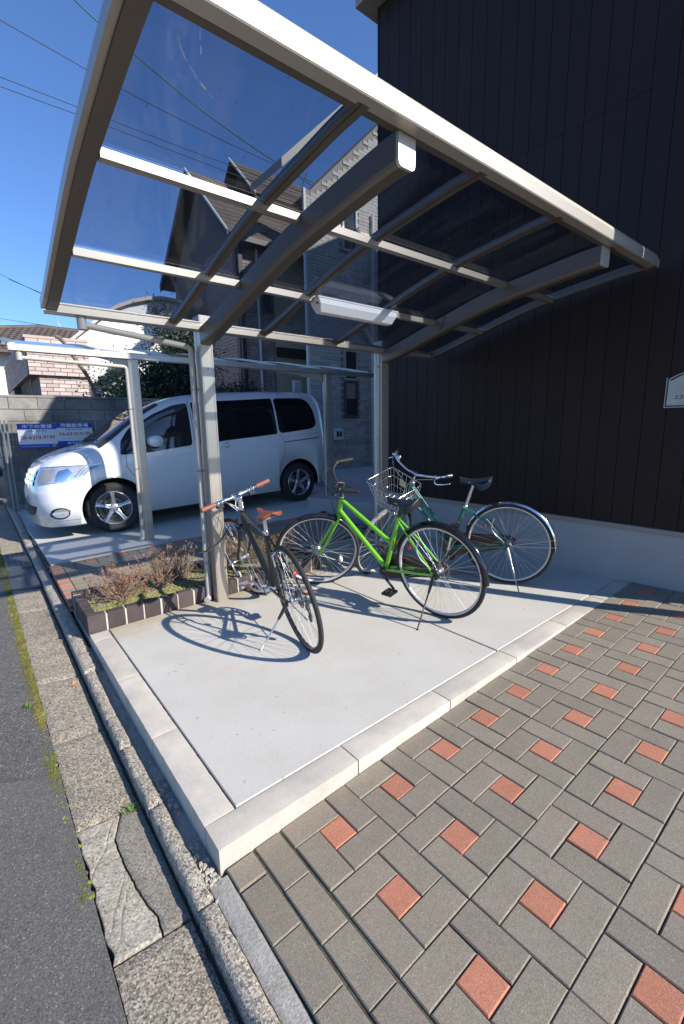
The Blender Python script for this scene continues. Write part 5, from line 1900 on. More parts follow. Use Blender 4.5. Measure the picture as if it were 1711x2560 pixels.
for i in range(3):
    u = (i + .5) / 3
    bs.tube([lo_[0] * (1 - u) + lo_[3] * u, lo_[1] * (1 - u) + lo_[2] * u], 0.0022, 5)
bso = bs.map(S).build('basket', 'chrome', tb)
MB().tube([(0.885, 0, .80), (0.915, 0, .74), (hf.x + .0, -.07, hf.z + .02)], 0.004, 6).map(S).build('basket_stay', 'steel', bso)
MB().cbox((-.002, -.035, -.03), (.002, .035, .03), .0005).map(lambda v: v + Vector((0.882, -.03, .845))).map(S).build('tag', 'tag_paper', tb)
MB().cbox((-.03, -.02, -.04), (.03, .02, .04), .006).map(lambda v: v + Vector((0.42, .05, .46))).build('saddle_lock', 'black_plastic', tb)
MB().lathe([(0.0166, -.016), (0.0172, -.016), (0.0172, .016), (0.0166, .016)], basis((0.395, 0, .50), (1, 0, 0), (0, 1, 0), (-.33, 0, 1)), 14).build('frame_sticker', 'orange_reflector', tb)
# ------------------------------------------------------------------ dark house on the right
house = thing('dark_house', 'tall house wall of dark brown vertical siding boards on a grey concrete base', 'house')
HX = 3.55
MB().box((HX + .024, -0.92, 0.60), (15.0, 2.955, 5.80)).build('wall', 'dark_trim', house)
sd = 0.1525
ys0 = 0.356
k0, k1 = -9, 18
for lo, hi in ((0.568, 3.657), (3.6595, 5.80)):
    mb = MB()
    d = 0.016
    w = sd - 0.0018
    # board with rounded long edges and a fine centre line
    sec = [(0.0, d), (0.0008, 0.0012), (0.0022, 0.0), (w - .0022, 0.0), (w - .0008, 0.0012), (w, d)]
    mb.prism([(-dx, y) for y, dx in [(a, -b) for a, b in sec]] if False else [(b, a) for a, b in sec], lo, hi)
    me = mb.mesh('siding_board', 'siding')
    for k in range(-8, 17):
        y = ys0 + sd * k
        if y + sd > 2.97:
            continue
        link('siding_board', me, house, loc=(HX, y + 0.002, 0))
MB().box((HX - .002, 2.955, 0.56), (HX + .05, 2.975, 5.80)).build('corner_trim', 'siding', house)
MB().box((HX - .004, -0.945, 0.56), (HX + .05, -0.88, 5.80)).build('corner_trim', 'siding', house)
mb = MB()
mb.prism([(HX + .02, 0.545), (HX - .018, 0.526), (HX - .021, 0.528), (HX - .019, 0.561), (HX + .02, 0.567)], -0.96, 2.98, basis((0, 0, 0), (1, 0, 0), (0, 0, 1), (0, 1, 0)) if False else Matrix(((1, 0, 0, 0), (0, 0, 1, 0), (0, 1, 0, 0), (0, 0, 0, 1))))
mb.build('base_flashing', 'flashing', house)
MB().box((HX - .004, -0.93, -0.3), (14.9, 2.95, 0.544)).build('foundation', 'foundation', house)
mb = MB()
mb.box((3.36, -1.2, 5.80), (15.2, 3.12, 5.95))
mb.build('eave', 'flashing', house)
MB().prism([(3.42, 5.952), (15.1, 5.952), (9.2, 9.0)], -1.15, 3.08, Matrix(((1, 0, 0, 0), (0, 0, 1, 0), (0, 1, 0, 0), (0, 0, 0, 1)))).build('roof', 'roof_tile', house)  # unseen roof, added this high to shade the stone tiled house
MB().box((3.25, -1.35, 3.02), (HX - .006, -0.96, 3.62)).build('porch_hood', 'dark_trim', house)  # added box out of view that shades the right end of the carport fascia
pole = thing('steel_pole', 'tall grey steel pole on the pavement at the corner of the dark house', 'pole', (3.376, -1.03, zpave(3.376, -1.03) - .02))
MB().tube([(0, 0, 0), (0, 0, 6.4)], 0.062, 16).build('shaft', 'steel_dark', pole)
MB().lathe([(0, 0.012), (0.11, 0.012), (0.12, 0.0), (0.12, -0.02)], None, 20).build('base_plate', 'steel_dark', pole)

# name plate on the siding
pt = thing('name_plate', 'metal name plate with curved top and dark border on the dark siding', 'name plate', (HX - .004, -0.085, 1.47))
def plate_poly(i):
    w, h = 0.38, 0.205
    pts = [(i, i), (w - i, i), (w - i, h + .012 - i)]
    for t in frange(0, 1, 16):
        u = 1 - t
        x = i + 0.016 + (w - 2 * i - .032) * u
        pts.append((x, h - i * 1.0 + 0.055 * sin(pi * u) ** 0.9))
    pts.append((i, h + .012 - i))
    return pts
PM = basis((0, 0, 0), (0, -1, 0), (0, 0, 1), (-1, 0, 0))
MB().prism(plate_poly(0.0), 0.0, 0.010, PM).build('rim', 'plate_metal', pt)
MB().prism(plate_poly(0.006), 0.0, 0.012, PM).build('border', 'ink', pt)
MB().prism(plate_poly(0.016), 0.0, 0.0135, PM).build('plate', 'plate_metal', pt)

def text_mesh(body, size, depth=0.0006):
    c = bpy.data.curves.new('txt', 'FONT')
    c.body = body
    c.size = size
    c.extrude = depth
    c.resolution_u = 3
    o = bpy.data.objects.new('txt', c)
    COL.objects.link(o)
    bpy.context.view_layer.update()
    me = bpy.data.meshes.new_from_object(o.evaluated_get(bpy.context.evaluated_depsgraph_get()))
    bpy.data.objects.remove(o)
    return me
def lettering(name, body, width, height, m, parent, M, bold=0.0, track=None):
    me = text_mesh(body, 1.0, 0.0)
    xs_ = [v.co.x for v in me.vertices]
    ys_ = [v.co.y for v in me.vertices]
    x0, x1, y0, y1 = min(xs_), max(xs_), min(ys_), max(ys_)
    me.transform(Matrix.Diagonal((width / (x1 - x0), height / (y1 - y0), 1, 1)) @ Matrix.Translation((-x0, -y0, 0)))
    if bold:
        b = bmesh.new()
        b.from_mesh(me)
        geom = list(b.verts) + list(b.edges) + list(b.faces)
        for dx, dy in ((bold, 0), (0, bold), (bold, bold)):
            g = bmesh.ops.duplicate(b, geom=geom)
            for v in g['geom']:
                if isinstance(v, bmesh.types.BMVert):
                    v.co += Vector((dx, dy, 0.00002 * (1 + dx * 1000 + 2 * dy * 1000)))
        b.to_mesh(me)
        b.free()
    me.materials.append(MT[m])
    return link(name, me, parent, M=M)
lettering('lettering', 'エス', 0.052, 0.026, 'ink', pt, PM @ Matrix.Translation((0.062, 0.058, 0.0139)), bold=0.0015)

# ------------------------------------------------------------------ tiled walls of the houses behind
def tile_wall(parent, name, m, O, U, V, wid, hgt, bw, bh, g=0.012, d=0.014, holes=(), first=300, jitter=0.0, rnd=None, keep=None, clip=None):
    """courses of tiles as objects sharing one mesh; O corner, U along, V up; normal = U x V reversed towards the viewer"""
    U, V = Vector(U).normalized(), Vector(V).normalized()
    Nn = U.cross(V)
    mb = MB()
    mb.cbox((g / 2, g / 2, -0.02), (bw - g / 2, bh - g / 2, d), 0.002)
    full = mb.mesh(name, m)
    mb = MB()
    mb.cbox((g / 2, g / 2, -0.02), (bw / 2 - g / 2, bh - g / 2, d), 0.002)
    half = mb.mesh(name, m)
    rnd = rnd or random.Random(2)
    cnt = 0
    rest = MB()
    rows_ = int(round(hgt / bh))
    for r_ in range(rows_):
        off = 0 if r_ % 2 == 0 else bw / 2
        items = []
        if off:
            items.append((0, half, bw / 2))
        x = off
        while x < wid - 0.02:
            if x + bw <= wid + 0.02:
                items.append((x, full, bw))
            elif wid - x > bw * .4:
                items.append((x, half, bw / 2))
            x += bw
        for x, me, ww in items:
            cxm, czm = x + ww / 2, (r_ + .5) * bh
            if any(a <= cxm <= b and c <= czm <= e for a, b, c, e in holes):
                continue
            if clip and not (clip(x, (r_ + 1) * bh) and clip(x + ww, (r_ + 1) * bh)):
                continue
            dz = rnd.uniform(-jitter, jitter)
            P_ = Vector(O) + U * x + V * (r_ * bh) + Nn * dz
            M = basis(P_, U, V, Nn)
            if cnt < first and (keep is None or keep(P_)):
                link(name, me, parent, M=M)
                cnt += 1
            else:
                rest.cbox((g / 2, g / 2, -0.02), (ww - g / 2, bh - g / 2, d), 0.002, M)
    if rest.v:
        rest.build(name, m, parent, kind='stuff')

# block wall behind the parking
bw_ = thing('block_wall', 'weathered grey concrete block wall behind the white van', 'wall')
MB().box((-0.10, 8.01, -0.2), (4.7, 8.12, 1.915)).build('wall_core', 'block_mortar', bw_)
tile_wall(bw_, 'block', 'block_wall', (-0.10, 8.005, 0.0), (1, 0, 0), (0, 0, 1), 4.8, 1.93, 0.40, 0.193, 0.010, 0.010, jitter=0.002)
MB().box((-0.11, 7.985, 1.931), (4.72, 8.13, 1.965)).build('coping', 'block_wall', bw_)

# mesh fence and the two boards hanging on it
fc = thing('mesh_fence', 'thin brown wire mesh fence with steel posts in front of the block wall', 'fence')
for x in (-0.03, 0.025, 1.30, 2.55):
    MB().tube([(x, 7.80, 0.05), (x, 7.80, 1.56)], 0.016, 8).build('post', 'pipe_grey', fc)
mb = MB()
for k in range(53):
    x = -0.02 + 0.05 * k
    mb.tube([(x, 7.79, 0.15), (x, 7.79, 1.52)], 0.0018, 3, cap=False)
for k in range(12):
    z = 0.18 + 0.12 * k
    mb.tube([(-0.03, 7.787, z), (2.6, 7.787, z)], 0.0018, 3, cap=False)
mb.build('wire_mesh', 'pipe_grey', fc, kind='stuff')
def board(x0, x1, z0, z1, label, left):
    b = thing('sign_board', label, 'sign', (x0, 7.765, z0), group=None)
    w, h = x1 - x0, z1 - z0
    F = basis((0, 0, 0), (1, 0, 0), (0, 0, 1), (0, -1, 0))
    MB().box((0, -0.004, 0), (w, 0.006, h)).build('panel', 'sign_white', b)
    MB().box((0.0, -0.0055, h * .775), (w, -0.0041, h)).build('header_band', 'sign_blue', b)
    MB().box((0.0, -0.0055, 0), (w, -0.0041, h * (.165 if left else .20))).build('footer_band', 'sign_blue', b)
    def at(fx, fz, d=0.0062): return F @ Matrix.Translation((w * fx, h * fz, d))
    lettering('lettering', '木下の賃貸' if left else '月極駐車場', w * .78, h * .155, 'sign_white', b, at(.11, .81), bold=0.004)
    lettering('lettering', 'お問い合わせ先', w * .48, h * .06, 'ink', b, at(.26 if left else .24, .675, .0048), bold=0.001)
    lettering('lettering', '06-6310-9199', w * .88, h * .155, 'sign_red', b, at(.06, .36 if left else .43, .0048), bold=0.002)
    if left:
        MB().box((w * .05, -0.0065, h * .07), (w * .78, -0.0056, h * .082)).build('text_line', 'sign_white', b)
        MB().box((w * .85, -0.0068, h * .035), (w * .96, -0.0056, h * .15)).build('pale_square', 'plate_metal', b)
    else:
        lettering('lettering', '木下の賃貸', w * .54, h * .13, 'sign_white', b, at(.26, .035), bold=0.003)
        MB().box((w * .12, -0.0050, h * .31), (w * .75, -0.0043, h * .318)).build('text_line', 'ink', b)
    return b
board(0.155, 0.690, 1.105, 1.500, 'left blue and white notice board with red telephone number on the mesh fence', True)
board(0.694, 1.228, 1.135, 1.512, 'right blue and white notice board with red telephone number, partly behind the van', False)

# pale house with stacked stone tiles and a slit window
wh = thing('tiled_house', 'house faced with thin cream stone tiles and tall slit windows beyond the passage', 'house')
WY = 7.5
MB().prism([(5.70, WY + .012), (11.0, WY + .012), (14.5, 14.0), (10.2, 14.0)], 0.1, 6.35).build('wall', 'stack_joint', wh)
H_ = [(1.0, 1.48, 1.16, 2.80), (1.0, 1.48, 4.92, 5.99)]
tile_wall(wh, 'stone_tile', 'stack_stone', (5.72, WY + .01, 0.40), (1, 0, 0), (0, 0, 1), 2.72, 9.0, 0.303, 0.074, 0.005, 0.012, holes=H_, jitter=0.005, first=300, clip=lambda a, c: c < 5.85 + 0.94 * a)
MB().prism([(5.71, 6.2), (11.4, 6.2), (8.6, 8.98)], WY + .013, WY + .5, Matrix(((1, 0, 0, 0), (0, 0, 1, 0), (0, 1, 0, 0), (0, 0, 0, 1)))).build('gable_wall', 'stack_joint', wh)
tile_wall(wh, 'stone_tile', 'stack_stone', (8.45, WY + .01, 0.40), (1, 0, 0), (0, 0, 1), 2.4, 5.92, 0.303, 0.148, 0.005, 0.012, first=0)
MB().box((5.68, WY - .012, 0.38), (5.735, WY + .05, 6.35)).build('corner_trim', 'trim_white', wh)
MB().box((5.69, WY - .02, 0.1), (11, WY + .02, 0.40)).build('plinth', 'foundation', wh)
mb = MB()
mb.prism([(4.80, 6.40), (4.80, 6.24), (8.6, 9.84), (12.4, 6.24), (12.4, 6.40), (8.6, 10.02)], 6.92, 8.15, Matrix(((1, 0, 0, 0), (0, 0, 1, 0), (0, 1, 0, 0), (0, 0, 0, 1))))
mb.build('roof', 'flashing', wh)
def window(parent, x0, x1, z0, z1, y, fm='window_frame', split=None, t=0.045):
    fr = MB()
    for a, b in (((x0, z0), (x1, z0 + t)), ((x0, z1 - t), (x1, z1)), ((x0, z0 + t), (x0 + t, z1 - t)), ((x1 - t, z0 + t), (x1, z1 - t))):
        fr.box((a[0], y - .03, a[1]), (b[0], y + .04, b[1]))
    if split:
        fr.box((x0 + t, y - .028, split - t * .5), (x1 - t, y + .038, split + t * .5))
    f = fr.build('window', fm, parent)
    MB().box((x0 + t, y + .005, z0 + t), (x1 - t, y + .012, z1 - t)).build('pane', 'pane', f)
    return f
window(wh, 6.72, 7.16, 1.60, 2.48, WY - .01, 'window_frame_dark')
window(wh, 6.72, 7.16, 2.485, 3.19, WY - .01, 'window_frame')
MB().box((6.78, WY - .008, 2.05), (7.10, WY - .0055, 2.42)).build('blind', 'blind', wh)
window(wh, 6.72, 7.16, 5.35, 6.38, WY - .01, 'window_frame')
mt = empty('meter_box', (6.36, WY - .09, 1.07), parent=wh)
MB().cbox((0, 0, 0), (0.25, 0.07, 0.27), 0.01).build('case', 'lamp_plastic', mt)
MB().box((0.045, -0.004, 0.07), (0.115, -0.001, 0.20)).build('dial', 'ink', mt)
MB().box((0.14, -0.004, 0.07), (0.205, -0.001, 0.20)).build('dial', 'ink', mt)
MB().tube([(7.62, WY - .06, 0.2), (7.62, WY - .06, 6.3)], 0.03, 10).build('downpipe', 'trim_white', wh)
lv = MB()
lv.box((5.47, WY + .3, 2.12), (5.68, WY + .34, 2.44))
for k in range(6):
    lv.box((5.485, WY + .26, 2.15 + .047 * k), (5.665, WY + .298, 2.178 + .047 * k))
tag(lv.build('louvre', 'trim_white'), 'small white slatted vent at the left edge of the stone tiled house', 'vent')
o = thing('white_board', 'white board leaning by the passage behind the far carport post', 'board', (4.12, 4.85, 0.36))
MB().cbox((0, 0, 0), (0.10, 0.03, 1.05), 0.012).build('panel', 'trim_white', o)

# brown house with a steep shingled gable
gh = thing('gabled_house', 'tall mauve brick house with steep brown shingled gable roof behind the carports', 'house')
GX, EY, EZ, RY, RZ, FY, FZ = 5.6, 10.90, 6.52, 13.44, 8.98, 16.40, 6.45
MB().box((5.92, 11.22, 0.0), (11.6, 15.9, 6.50)).build('wall', 'tile_joint', gh)
mb = MB()
mb.prism([(11.22, 6.5), (15.9, 6.5), (13.44, 8.75)], 5.93, 6.1, Matrix(((0, 0, 1, 0), (1, 0, 0, 0), (0, 1, 0, 0), (0, 0, 0, 1))))
mb.build('gable_wall', 'stucco_grey', gh)
tile_wall(gh, 'wall_tile', 'tile_mauve', (6.12, 11.215, 1.9), (1, 0, 0), (0, 0, 1), 0.98, 4.6, 0.235, 0.092, 0.012, 0.012, first=300)
tile_wall(gh, 'wall_tile', 'tile_mauve', (5.915, 13.2, 1.9), (0, -1, 0), (0, 0, 1), 1.95, 4.6, 0.235, 0.092, 0.012, 0.012, first=0)
MB().box((7.11, 11.20, 0.0), (8.6, 11.218, 6.5)).build('stucco_bay', 'stucco_beige', gh)
mb = MB()
mb.box((7.12, 11.10, 3.50), (8.6, 11.199, 3.78))
mb.build('bay_ledge', 'dark_trim', gh)
MB().box((5.96, 11.1, 0.5), (6.08, 11.214, 6.5)).build('dark_pilaster', 'dark_trim', gh)  # dark upright strip beside the corner of the brick face
dpn = MB()
dpn.tube([(6.55, 11.13, 0.4), (6.55, 11.13, 6.35)], 0.045, 10)
dpn.tube([(6.55, 11.13, 3.1), (6.55, 11.13, 3.16)], 0.06, 10)
dpn.build('downpipe', 'trim_white', gh)
# roof: structure planes, shingles, barge boards
sl = Vector((0, RY - EY, RZ - EZ))
sln = sl.length
sdir = sl.normalized()
nrm = Vector((1, 0, 0)).cross(sdir)
mb = MB()
for dz in (0.0, -0.14):
    mb.add([(GX, EY, EZ + dz), (12.0, EY, EZ + dz), (12.0, RY, RZ + dz), (GX, RY, RZ + dz), (GX, FY, FZ + dz), (12.0, FY, FZ + dz)], [(0, 1, 2, 3), (3, 2, 5, 4)])
mb.build('roof', 'shingle', gh)
mb = MB()
rows_ = 13
sw = 0.915
mb.cbox((0.003, 0, -0.006), (sw - .003, sln / rows_ + .03, 0.022), 0.002)
sh_me = mb.mesh('shingle', 'shingle')
rnd = random.Random(12)
for r_ in range(rows_):
    x = GX - (sw / 2 if r_ % 2 else 0) + 0.02
    while x < 11.4:
        P_ = Vector((max(x, GX), EY, EZ)) + sdir * (sln / rows_ * r_) + nrm * (0.010 + rnd.uniform(0, .003))
        tl = sdir - nrm * 0.05
        tl.normalize()
        link('shingle', sh_me, gh, M=basis(P_, (1, 0, 0), tl, Vector((1, 0, 0)).cross(tl)))
        x += sw
def rake(y0, z0, y1, z1, x, m, name, w=0.2, t=0.05):
    d = Vector((0, y1 - y0, z1 - z0))
    mb_ = MB()
    mb_.add([(x - t, y0, z0 + .03), (x - t, y1, z1 + .03), (x - t, y1, z1 - w), (x - t, y0, z0 - w), (x, y0, z0 + .03), (x, y1, z1 + .03), (x, y1, z1 - w), (x, y0, z0 - w)],
            [(0, 1, 2, 3), (7, 6, 5, 4), (0, 4, 5, 1), (3, 2, 6, 7), (0, 3, 7, 4), (1, 5, 6, 2)])
    mb_.build(name, m, gh)
rake(EY - .03, EZ, RY, RZ, GX, 'fascia_blue', 'barge_board')
rake(RY, RZ, FY, FZ, GX, 'fascia_blue', 'barge_board')
MB().tube([(GX - .04, EY - .03, EZ + .045), (GX - .04, RY, RZ + .045)], 0.035, 6).build('rake_trim', 'trim_white', gh)
MB().box((GX, EY - .14, EZ - .16), (12, EY - .02, EZ - .02)).build('eave_gutter', 'window_frame_dark', gh)
# higher ridge behind
X2 = 7.05
mb = MB()
for dz in (0.0, -0.1):
    mb.add([(X2, 11.9, 8.22 + dz), (12.3, 11.9, 8.22 + dz), (12.3, 13.44, 9.71 + dz), (X2, 13.44, 9.71 + dz), (X2, 15.2, 8.0 + dz), (12.3, 15.2, 8.0 + dz)], [(0, 1, 2, 3), (3, 2, 5, 4)])
mb.add([(X2 + .3, 11.95, 7.2), (X2 + .3, 15.1, 7.2), (X2 + .3, 13.44, 9.55)], [(0, 1, 2)])
mb.build('upper_roof', 'shingle', gh)
MB().tube([(X2 - .02, 11.86, 8.22), (X2 - .02, 13.44, 9.75)], 0.035, 6).build('rake_trim', 'trim_white', gh)
mb = MB()
for r_ in range(7):
    P_ = Vector((X2, 11.9, 8.22)) + Vector((0, 1.54, 1.49)) * (r_ / 7)
    tl = (Vector((0, 1.54, 1.49)).normalized() - nrm * .06).normalized()
    mb.cbox((0, 0, 0), (5.2, .32, .03), .002, basis(P_, (1, 0, 0), tl, Vector((1, 0, 0)).cross(tl)))
mb.build('shingle', 'shingle', gh, kind='stuff')
window(gh, 6.7, 7.05, 4.7, 5.6, 11.19, 'window_frame_dark')

# white house with a barrel roof
bh = thing('white_house', 'bright white sided house with a rounded barrel roof behind the trees', 'house')
arcp = [(2.05, 3.86), (2.5, 4.26), (2.95, 4.63), (3.35, 4.95), (3.83, 5.18), (4.29, 5.33), (4.75, 5.40), (5.22, 5.39), (5.45, 5.36)]
XZ = Matrix(((1, 0, 0, 0), (0, 0, 1, 0), (0, 1, 0, 0), (0, 0, 0, 1)))
MB().prism([(2.05, 0.0)] + arcp + [(5.45, 0.0)], 14.02, 20, XZ).build('wall', 'tile_joint', bh)
zb_ = 0.0
n = 0
while zb_ < 5.4:                                                       # lapped white boards cut to the arch
    z1_ = zb_ + 0.30
    def zarch(x): return interp(arcp, x) - 0.06
    x0_ = 2.06
    while x0_ < 5.44 and zarch(x0_) < zb_ + .02:
        x0_ += 0.03
    if x0_ < 5.4:
        pts = [(x0_, zb_), (5.44, zb_)]
        tp = []
        x = 5.44
        while x >= x0_:
            tp.append((x, min(z1_ - .004, zarch(x))))
            x -= 0.09
        MB().prism(pts + tp, 13.992, 14.016, XZ).build('wall_board', 'white_siding', bh)
    zb_ = z1_
top = [[Vector((x, y, z + .02)) for x, z in arcp] for y in (13.82, 20.0)]
mb = MB().grid(top)
mb.grid([[v - Vector((0, 0, .10)) for v in row] for row in top])
mb.grid([top[0], [v - Vector((0, 0, .10)) for v in top[0]]])
mb.build('barrel_roof', 'tile_pink', bh)

# brick tile annexe on the left
ax_ = thing('brick_annexe', 'pink brick tile building with overhanging upper box above the block wall', 'building')
MB().box((0.835, 12.02, 2.70), (2.14, 19.0, 3.52)).build('upper_box', 'tile_joint', ax_)
tile_wall(ax_, 'brick_tile', 'tile_pink', (0.835, 12.012, 2.70), (1, 0, 0), (0, 0, 1), 1.31, 0.83, 0.262, 0.0925, 0.012, 0.012)
tile_wall(ax_, 'brick_tile', 'tile_mauve', (0.828, 19.0, 2.70), (0, -1, 0), (0, 0, 1), 6.98, 0.83, 0.262, 0.0925, 0.012, 0.012, first=190)
MB().box((0.81, 11.99, 3.535), (2.16, 19.1, 3.60)).build('coping', 'tile_pink', ax_)
MB().box((1.035, 12.12, 0.0), (2.12, 15.4, 2.69)).build('lower_wall', 'tile_joint', ax_)
tile_wall(ax_, 'brick_tile', 'tile_pink', (1.035, 12.11, 1.78), (1, 0, 0), (0, 0, 1), 1.05, 0.90, 0.262, 0.0925, 0.012, 0.012)
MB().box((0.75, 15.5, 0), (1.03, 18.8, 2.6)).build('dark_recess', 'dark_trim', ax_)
mb = MB()
for k in range(9):
    mb.box((0.90, 12.6 + .3 * k, 1.6), (0.92, 12.63 + .3 * k, 2.66))
mb.build('railing', 'window_frame_dark', ax_)

# low house with a brown tiled hip roof, far left
th = thing('tile_roof_house', 'cream house with brown pan tiled hip roof at the far left', 'house')
MB().box((-3.4, 22.3, 0), (4.6, 28, 4.62)).build('wall', 'white_siding', th)
mb = MB()
mb.add([(-4.0, 21.6, 4.60), (5.2, 21.6, 4.60), (4.15, 24.2, 5.98), (2.60, 24.2, 5.98), (-4.0, 28, 4.6), (5.2, 28, 4.6), (-4.0, 21.6, 4.48), (5.2, 21.6, 4.48)], [(0, 1, 2, 3), (0, 3, 4), (1, 5, 2), (3, 2, 5, 4), (0, 6, 7, 1)])
mb.build('roof', 'roof_tile', th)
rt = MB()
for r_ in range(12):
    t = r_ / 12
    y, z = 21.6 + 2.6 * t, 4.61 + 1.38 * t
    xa, xb = -4.0 + 6.6 * t, 5.2 - 1.05 * t
    x = max(xa, -2.5)
    while x < xb:
        rt.add([(x, y - .03, z + .01), (x + .06, y - .03, z + .06), (x + .14, y - .03, z + .06), (x + .20, y - .03, z + .01), (x + .20, y + .22, z + .11), (x + .14, y + .22, z + .16), (x + .06, y + .22, z + .16), (x, y + .22, z + .11)],
               [(0, 1, 6, 7), (1, 2, 5, 6), (2, 3, 4, 5), (0, 3, 2, 1)])
        x += .235
rt.build('roof_tiles', 'roof_tile', th, kind='stuff')
MB().tube([(2.55, 24.2, 6.02), (4.2, 24.2, 6.02)], 0.11, 8).build('ridge', 'roof_tile', th)
MB().tube([(-4.0, 21.6, 4.66), (2.55, 24.2, 6.02)], 0.10, 8).build('ridge', 'roof_tile', th)
an = MB()
an.tube([(3.4, 24.2, 6.0), (3.4, 24.2, 7.1)], 0.014, 5)
for dx in (-.17, 0.17):
    an.tube([(3.4, 24.2, 6.35), (3.4 + dx, 24.2, 6.05)], 0.012, 5)
tag(an.build('antenna_mast', 'steel'), 'thin antenna mast standing on the brown tiled roof', 'antenna')
# ------------------------------------------------------------------ trees and overhead wires
def tree(name, label, base, h, trunk_r, blobs, n, leaf, m, seed, lean=(0, 0), group='trees and hedges behind the block wall', density_cut=0.0):
    r_ = random.Random(seed)
    t = thing(name, label, 'tree', base, group=group)
    b = MB()
    top = Vector((lean[0], lean[1], h * 0.8))
    b.tube([Vector((0, 0, 0)), top * .35 + Vector((r_.gauss(0, .05), 0, 0)), top * .7 + Vector((r_.gauss(0, .06), 0, 0)), top], [trunk_r, trunk_r * .8, trunk_r * .55, trunk_r * .25], 8)
    for (c, rad) in blobs:
        c = Vector(c)
        for k in range(3):
            q = c + Vector((r_.gauss(0, .5), r_.gauss(0, .5), r_.gauss(0, .5))) * max(rad)
            s_ = top * r_.uniform(.3, .9)
            b.tube([s_, (s_ + q) / 2 + Vector((r_.gauss(0, .08), r_.gauss(0, .08), .05)), q], [trunk_r * .35, trunk_r * .22, trunk_r * .08], 5)
    b.build('trunk', 'bark', t)
    L_ = MB()
    tot = sum(rad[0] * rad[1] * rad[2] for c, rad in blobs)
    for c, rad in blobs:
        k_ = int(n * rad[0] * rad[1] * rad[2] / tot)
        # leaf clumps scattered in the volume, denser to the outside
        nc = max(6, k_ // 26)
        for i in range(nc):
            while True:
                d = Vector((r_.uniform(-1, 1), r_.uniform(-1, 1), r_.uniform(-1, 1)))
                if 0.25 < d.length < 1 and r_.random() < d.length ** 1.2:
                    break
            cc = Vector(c) + Vector((d.x * rad[0], d.y * rad[1], d.z * rad[2]))
            s_ = r_.uniform(.5, 1.3) * leaf * 2.4
            for j in range(26):
                p = cc + Vector((r_.gauss(0, s_), r_.gauss(0, s_), r_.gauss(0, s_ * .7)))
                u = Vector((r_.gauss(0, 1), r_.gauss(0, 1), r_.gauss(-.2, .8))).normalized()
                w = u.cross(Vector((r_.gauss(0, 1), r_.gauss(0, 1), r_.gauss(0, 1)))).normalized()
                ll = leaf * r_.uniform(.6, 1.2)
                L_.add([p, p + u * ll * .5 + w * ll * .22, p + u * ll, p + u * ll * .5 - w * ll * .22], [(0, 1, 2, 3)])
    L_.build('crown', m, t, kind='stuff')
    return t
tree('tree', 'dark evergreen tree between the far carport post and the front carport post', (2.9, 9.3, 0), 3.6, 0.10, [((-0.35, 0, 2.0), (.75, .6, .8)), ((0.35, 0, 2.2), (.7, .6, .75)), ((0.25, 0.1, 2.95), (.42, .4, .40)), ((-.1, 0, 1.3), (.9, .5, .6))], 20000, 0.085, 'leaf_dark', 41)
tree('tree', 'spiky dark tree top rising in front of the white barrel roofed house', (3.75, 10.2, 0), 4.6, 0.08, [((0.0, 0, 3.65), (.42, .4, .42)), ((0.25, 0, 3.1), (.6, .5, .5)), ((-.25, .1, 4.15), (.22, .2, .28))], 6500, 0.08, 'leaf_dark', 42)
tree('hedge', 'dark green hedge behind the van roof in front of the mauve brick house', (4.75, 9.2, 0), 2.5, 0.07, [((0, 0, 1.75), (.85, .5, .75)), ((-.6, 0, 1.7), (.6, .5, .7)), ((.45, 0, 1.4), (.6, .5, .7))], 15000, 0.075, 'leaf_dark', 43)
tree('shrub_tree', 'sunlit light green shrub with visible branches beside the pink brick annexe', (2.02, 8.7, 0), 2.75, 0.035, [((-.05, 0, 2.25), (.36, .3, .38)), ((.20, .1, 2.0), (.35, .3, .35)), ((-.15, 0, 1.9), (.30, .25, .30))], 2300, 0.075, 'leaf_light', 44)
o = MB().tube(spline([(0.93, 8.35, 2.99), (0.98, 8.35, 2.985), (1.06, 8.34, 2.89), (1.12, 8.32, 2.76), (1.20, 8.3, 2.62), (1.34, 8.28, 2.36), (1.43, 8.26, 2.08), (1.46, 8.25, 1.60), (1.46, 8.25, 0.0)]), 0.032, 10).build('bare_tree', 'bark')
tag(o, 'smooth bare leaning tree stem in front of the pink brick annexe', 'tree')

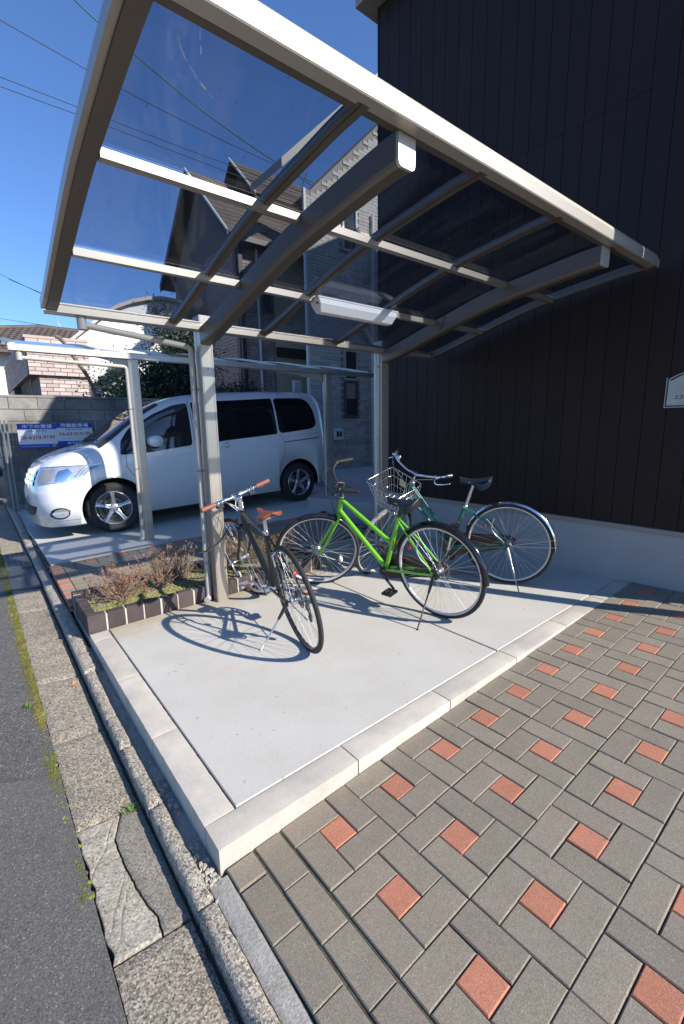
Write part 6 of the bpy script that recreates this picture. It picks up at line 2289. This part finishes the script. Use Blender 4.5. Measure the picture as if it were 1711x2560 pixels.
def wire_obj(name, pts, r, m, label):
    """pts: points on the span; carried on to both ends outside the picture"""
    P = [Vector(p) for p in pts]
    a = P[0] + (P[0] - P[1]).normalized() * 9
    b = P[-1] + (P[-1] - P[-2]).normalized() * 9
    o = MB().tube(spline([a] + P + [b], 6), r, 5).build(name, m)
    return tag(o, label, 'cable', 'overhead wires')
wire_obj('cable', [(2.67, 12, 10.99), (3.37, 12, 10.66), (4.64, 12, 10.18), (5.52, 12, 9.88), (6.99, 12, 9.50), (8.0, 12, 9.30)], 0.018, 'wire_green', 'thick green overhead cable, highest and nearest of the wires')
wire_obj('wire', [(1.17, 12, 9.92), (3.0, 12, 9.64), (4.68, 12, 9.45), (6.05, 12, 9.34), (7.85, 12, 9.24)], 0.010, 'wire', 'single thin overhead wire just below the green cable')
wire_obj('wire', [(1.03, 12, 8.83), (2.75, 12, 8.80), (4.88, 12, 8.77), (6.26, 12, 8.77)], 0.009, 'wire', 'upper of the two close parallel overhead wires')
wire_obj('wire', [(1.01, 12, 8.645), (2.69, 12, 8.64), (4.76, 12, 8.60)], 0.009, 'wire', 'lower of the two close parallel overhead wires')
wire_obj('wire', [(0.54, 12, 4.84), (1.0, 12, 4.66), (1.43, 12, 4.52)], 0.006, 'wire', 'thin wire running down left of the carport corner')
wire_obj('wire', [(0.42, 12, 3.89), (1.0, 12, 3.86), (1.58, 12, 3.84)], 0.005, 'wire', 'lowest thin wire above the brown tiled roof')

bt = thing('bare_tree', 'leafless tree top showing above the shingled roof through the panels', 'tree', (11.6, 17.0, 0))
r_ = random.Random(77)
mb = MB()
mb.tube([(0, 0, 0), (0.1, 0, 5), (0.0, 0, 9.5), (0.1, 0, 11.0)], [0.2, 0.16, 0.10, 0.05], 7)
for k in range(40):
    z0 = r_.uniform(9.0, 11.0)
    a = r_.uniform(0, 2 * pi)
    p = Vector((0.05, 0, z0))
    pts = [p]
    d = Vector((cos(a), sin(a), r_.uniform(.1, .9))).normalized()
    for j in range(4):
        d = (d + Vector((r_.gauss(0, .2), r_.gauss(0, .2), r_.gauss(0.1, .15)))).normalized()
        p = p + d * 0.42
        pts.append(p)
    mb.tube(pts, [0.035, 0.028, 0.02, 0.014, 0.008], 4, cap=False)
mb.build('branches', 'bark', bt)
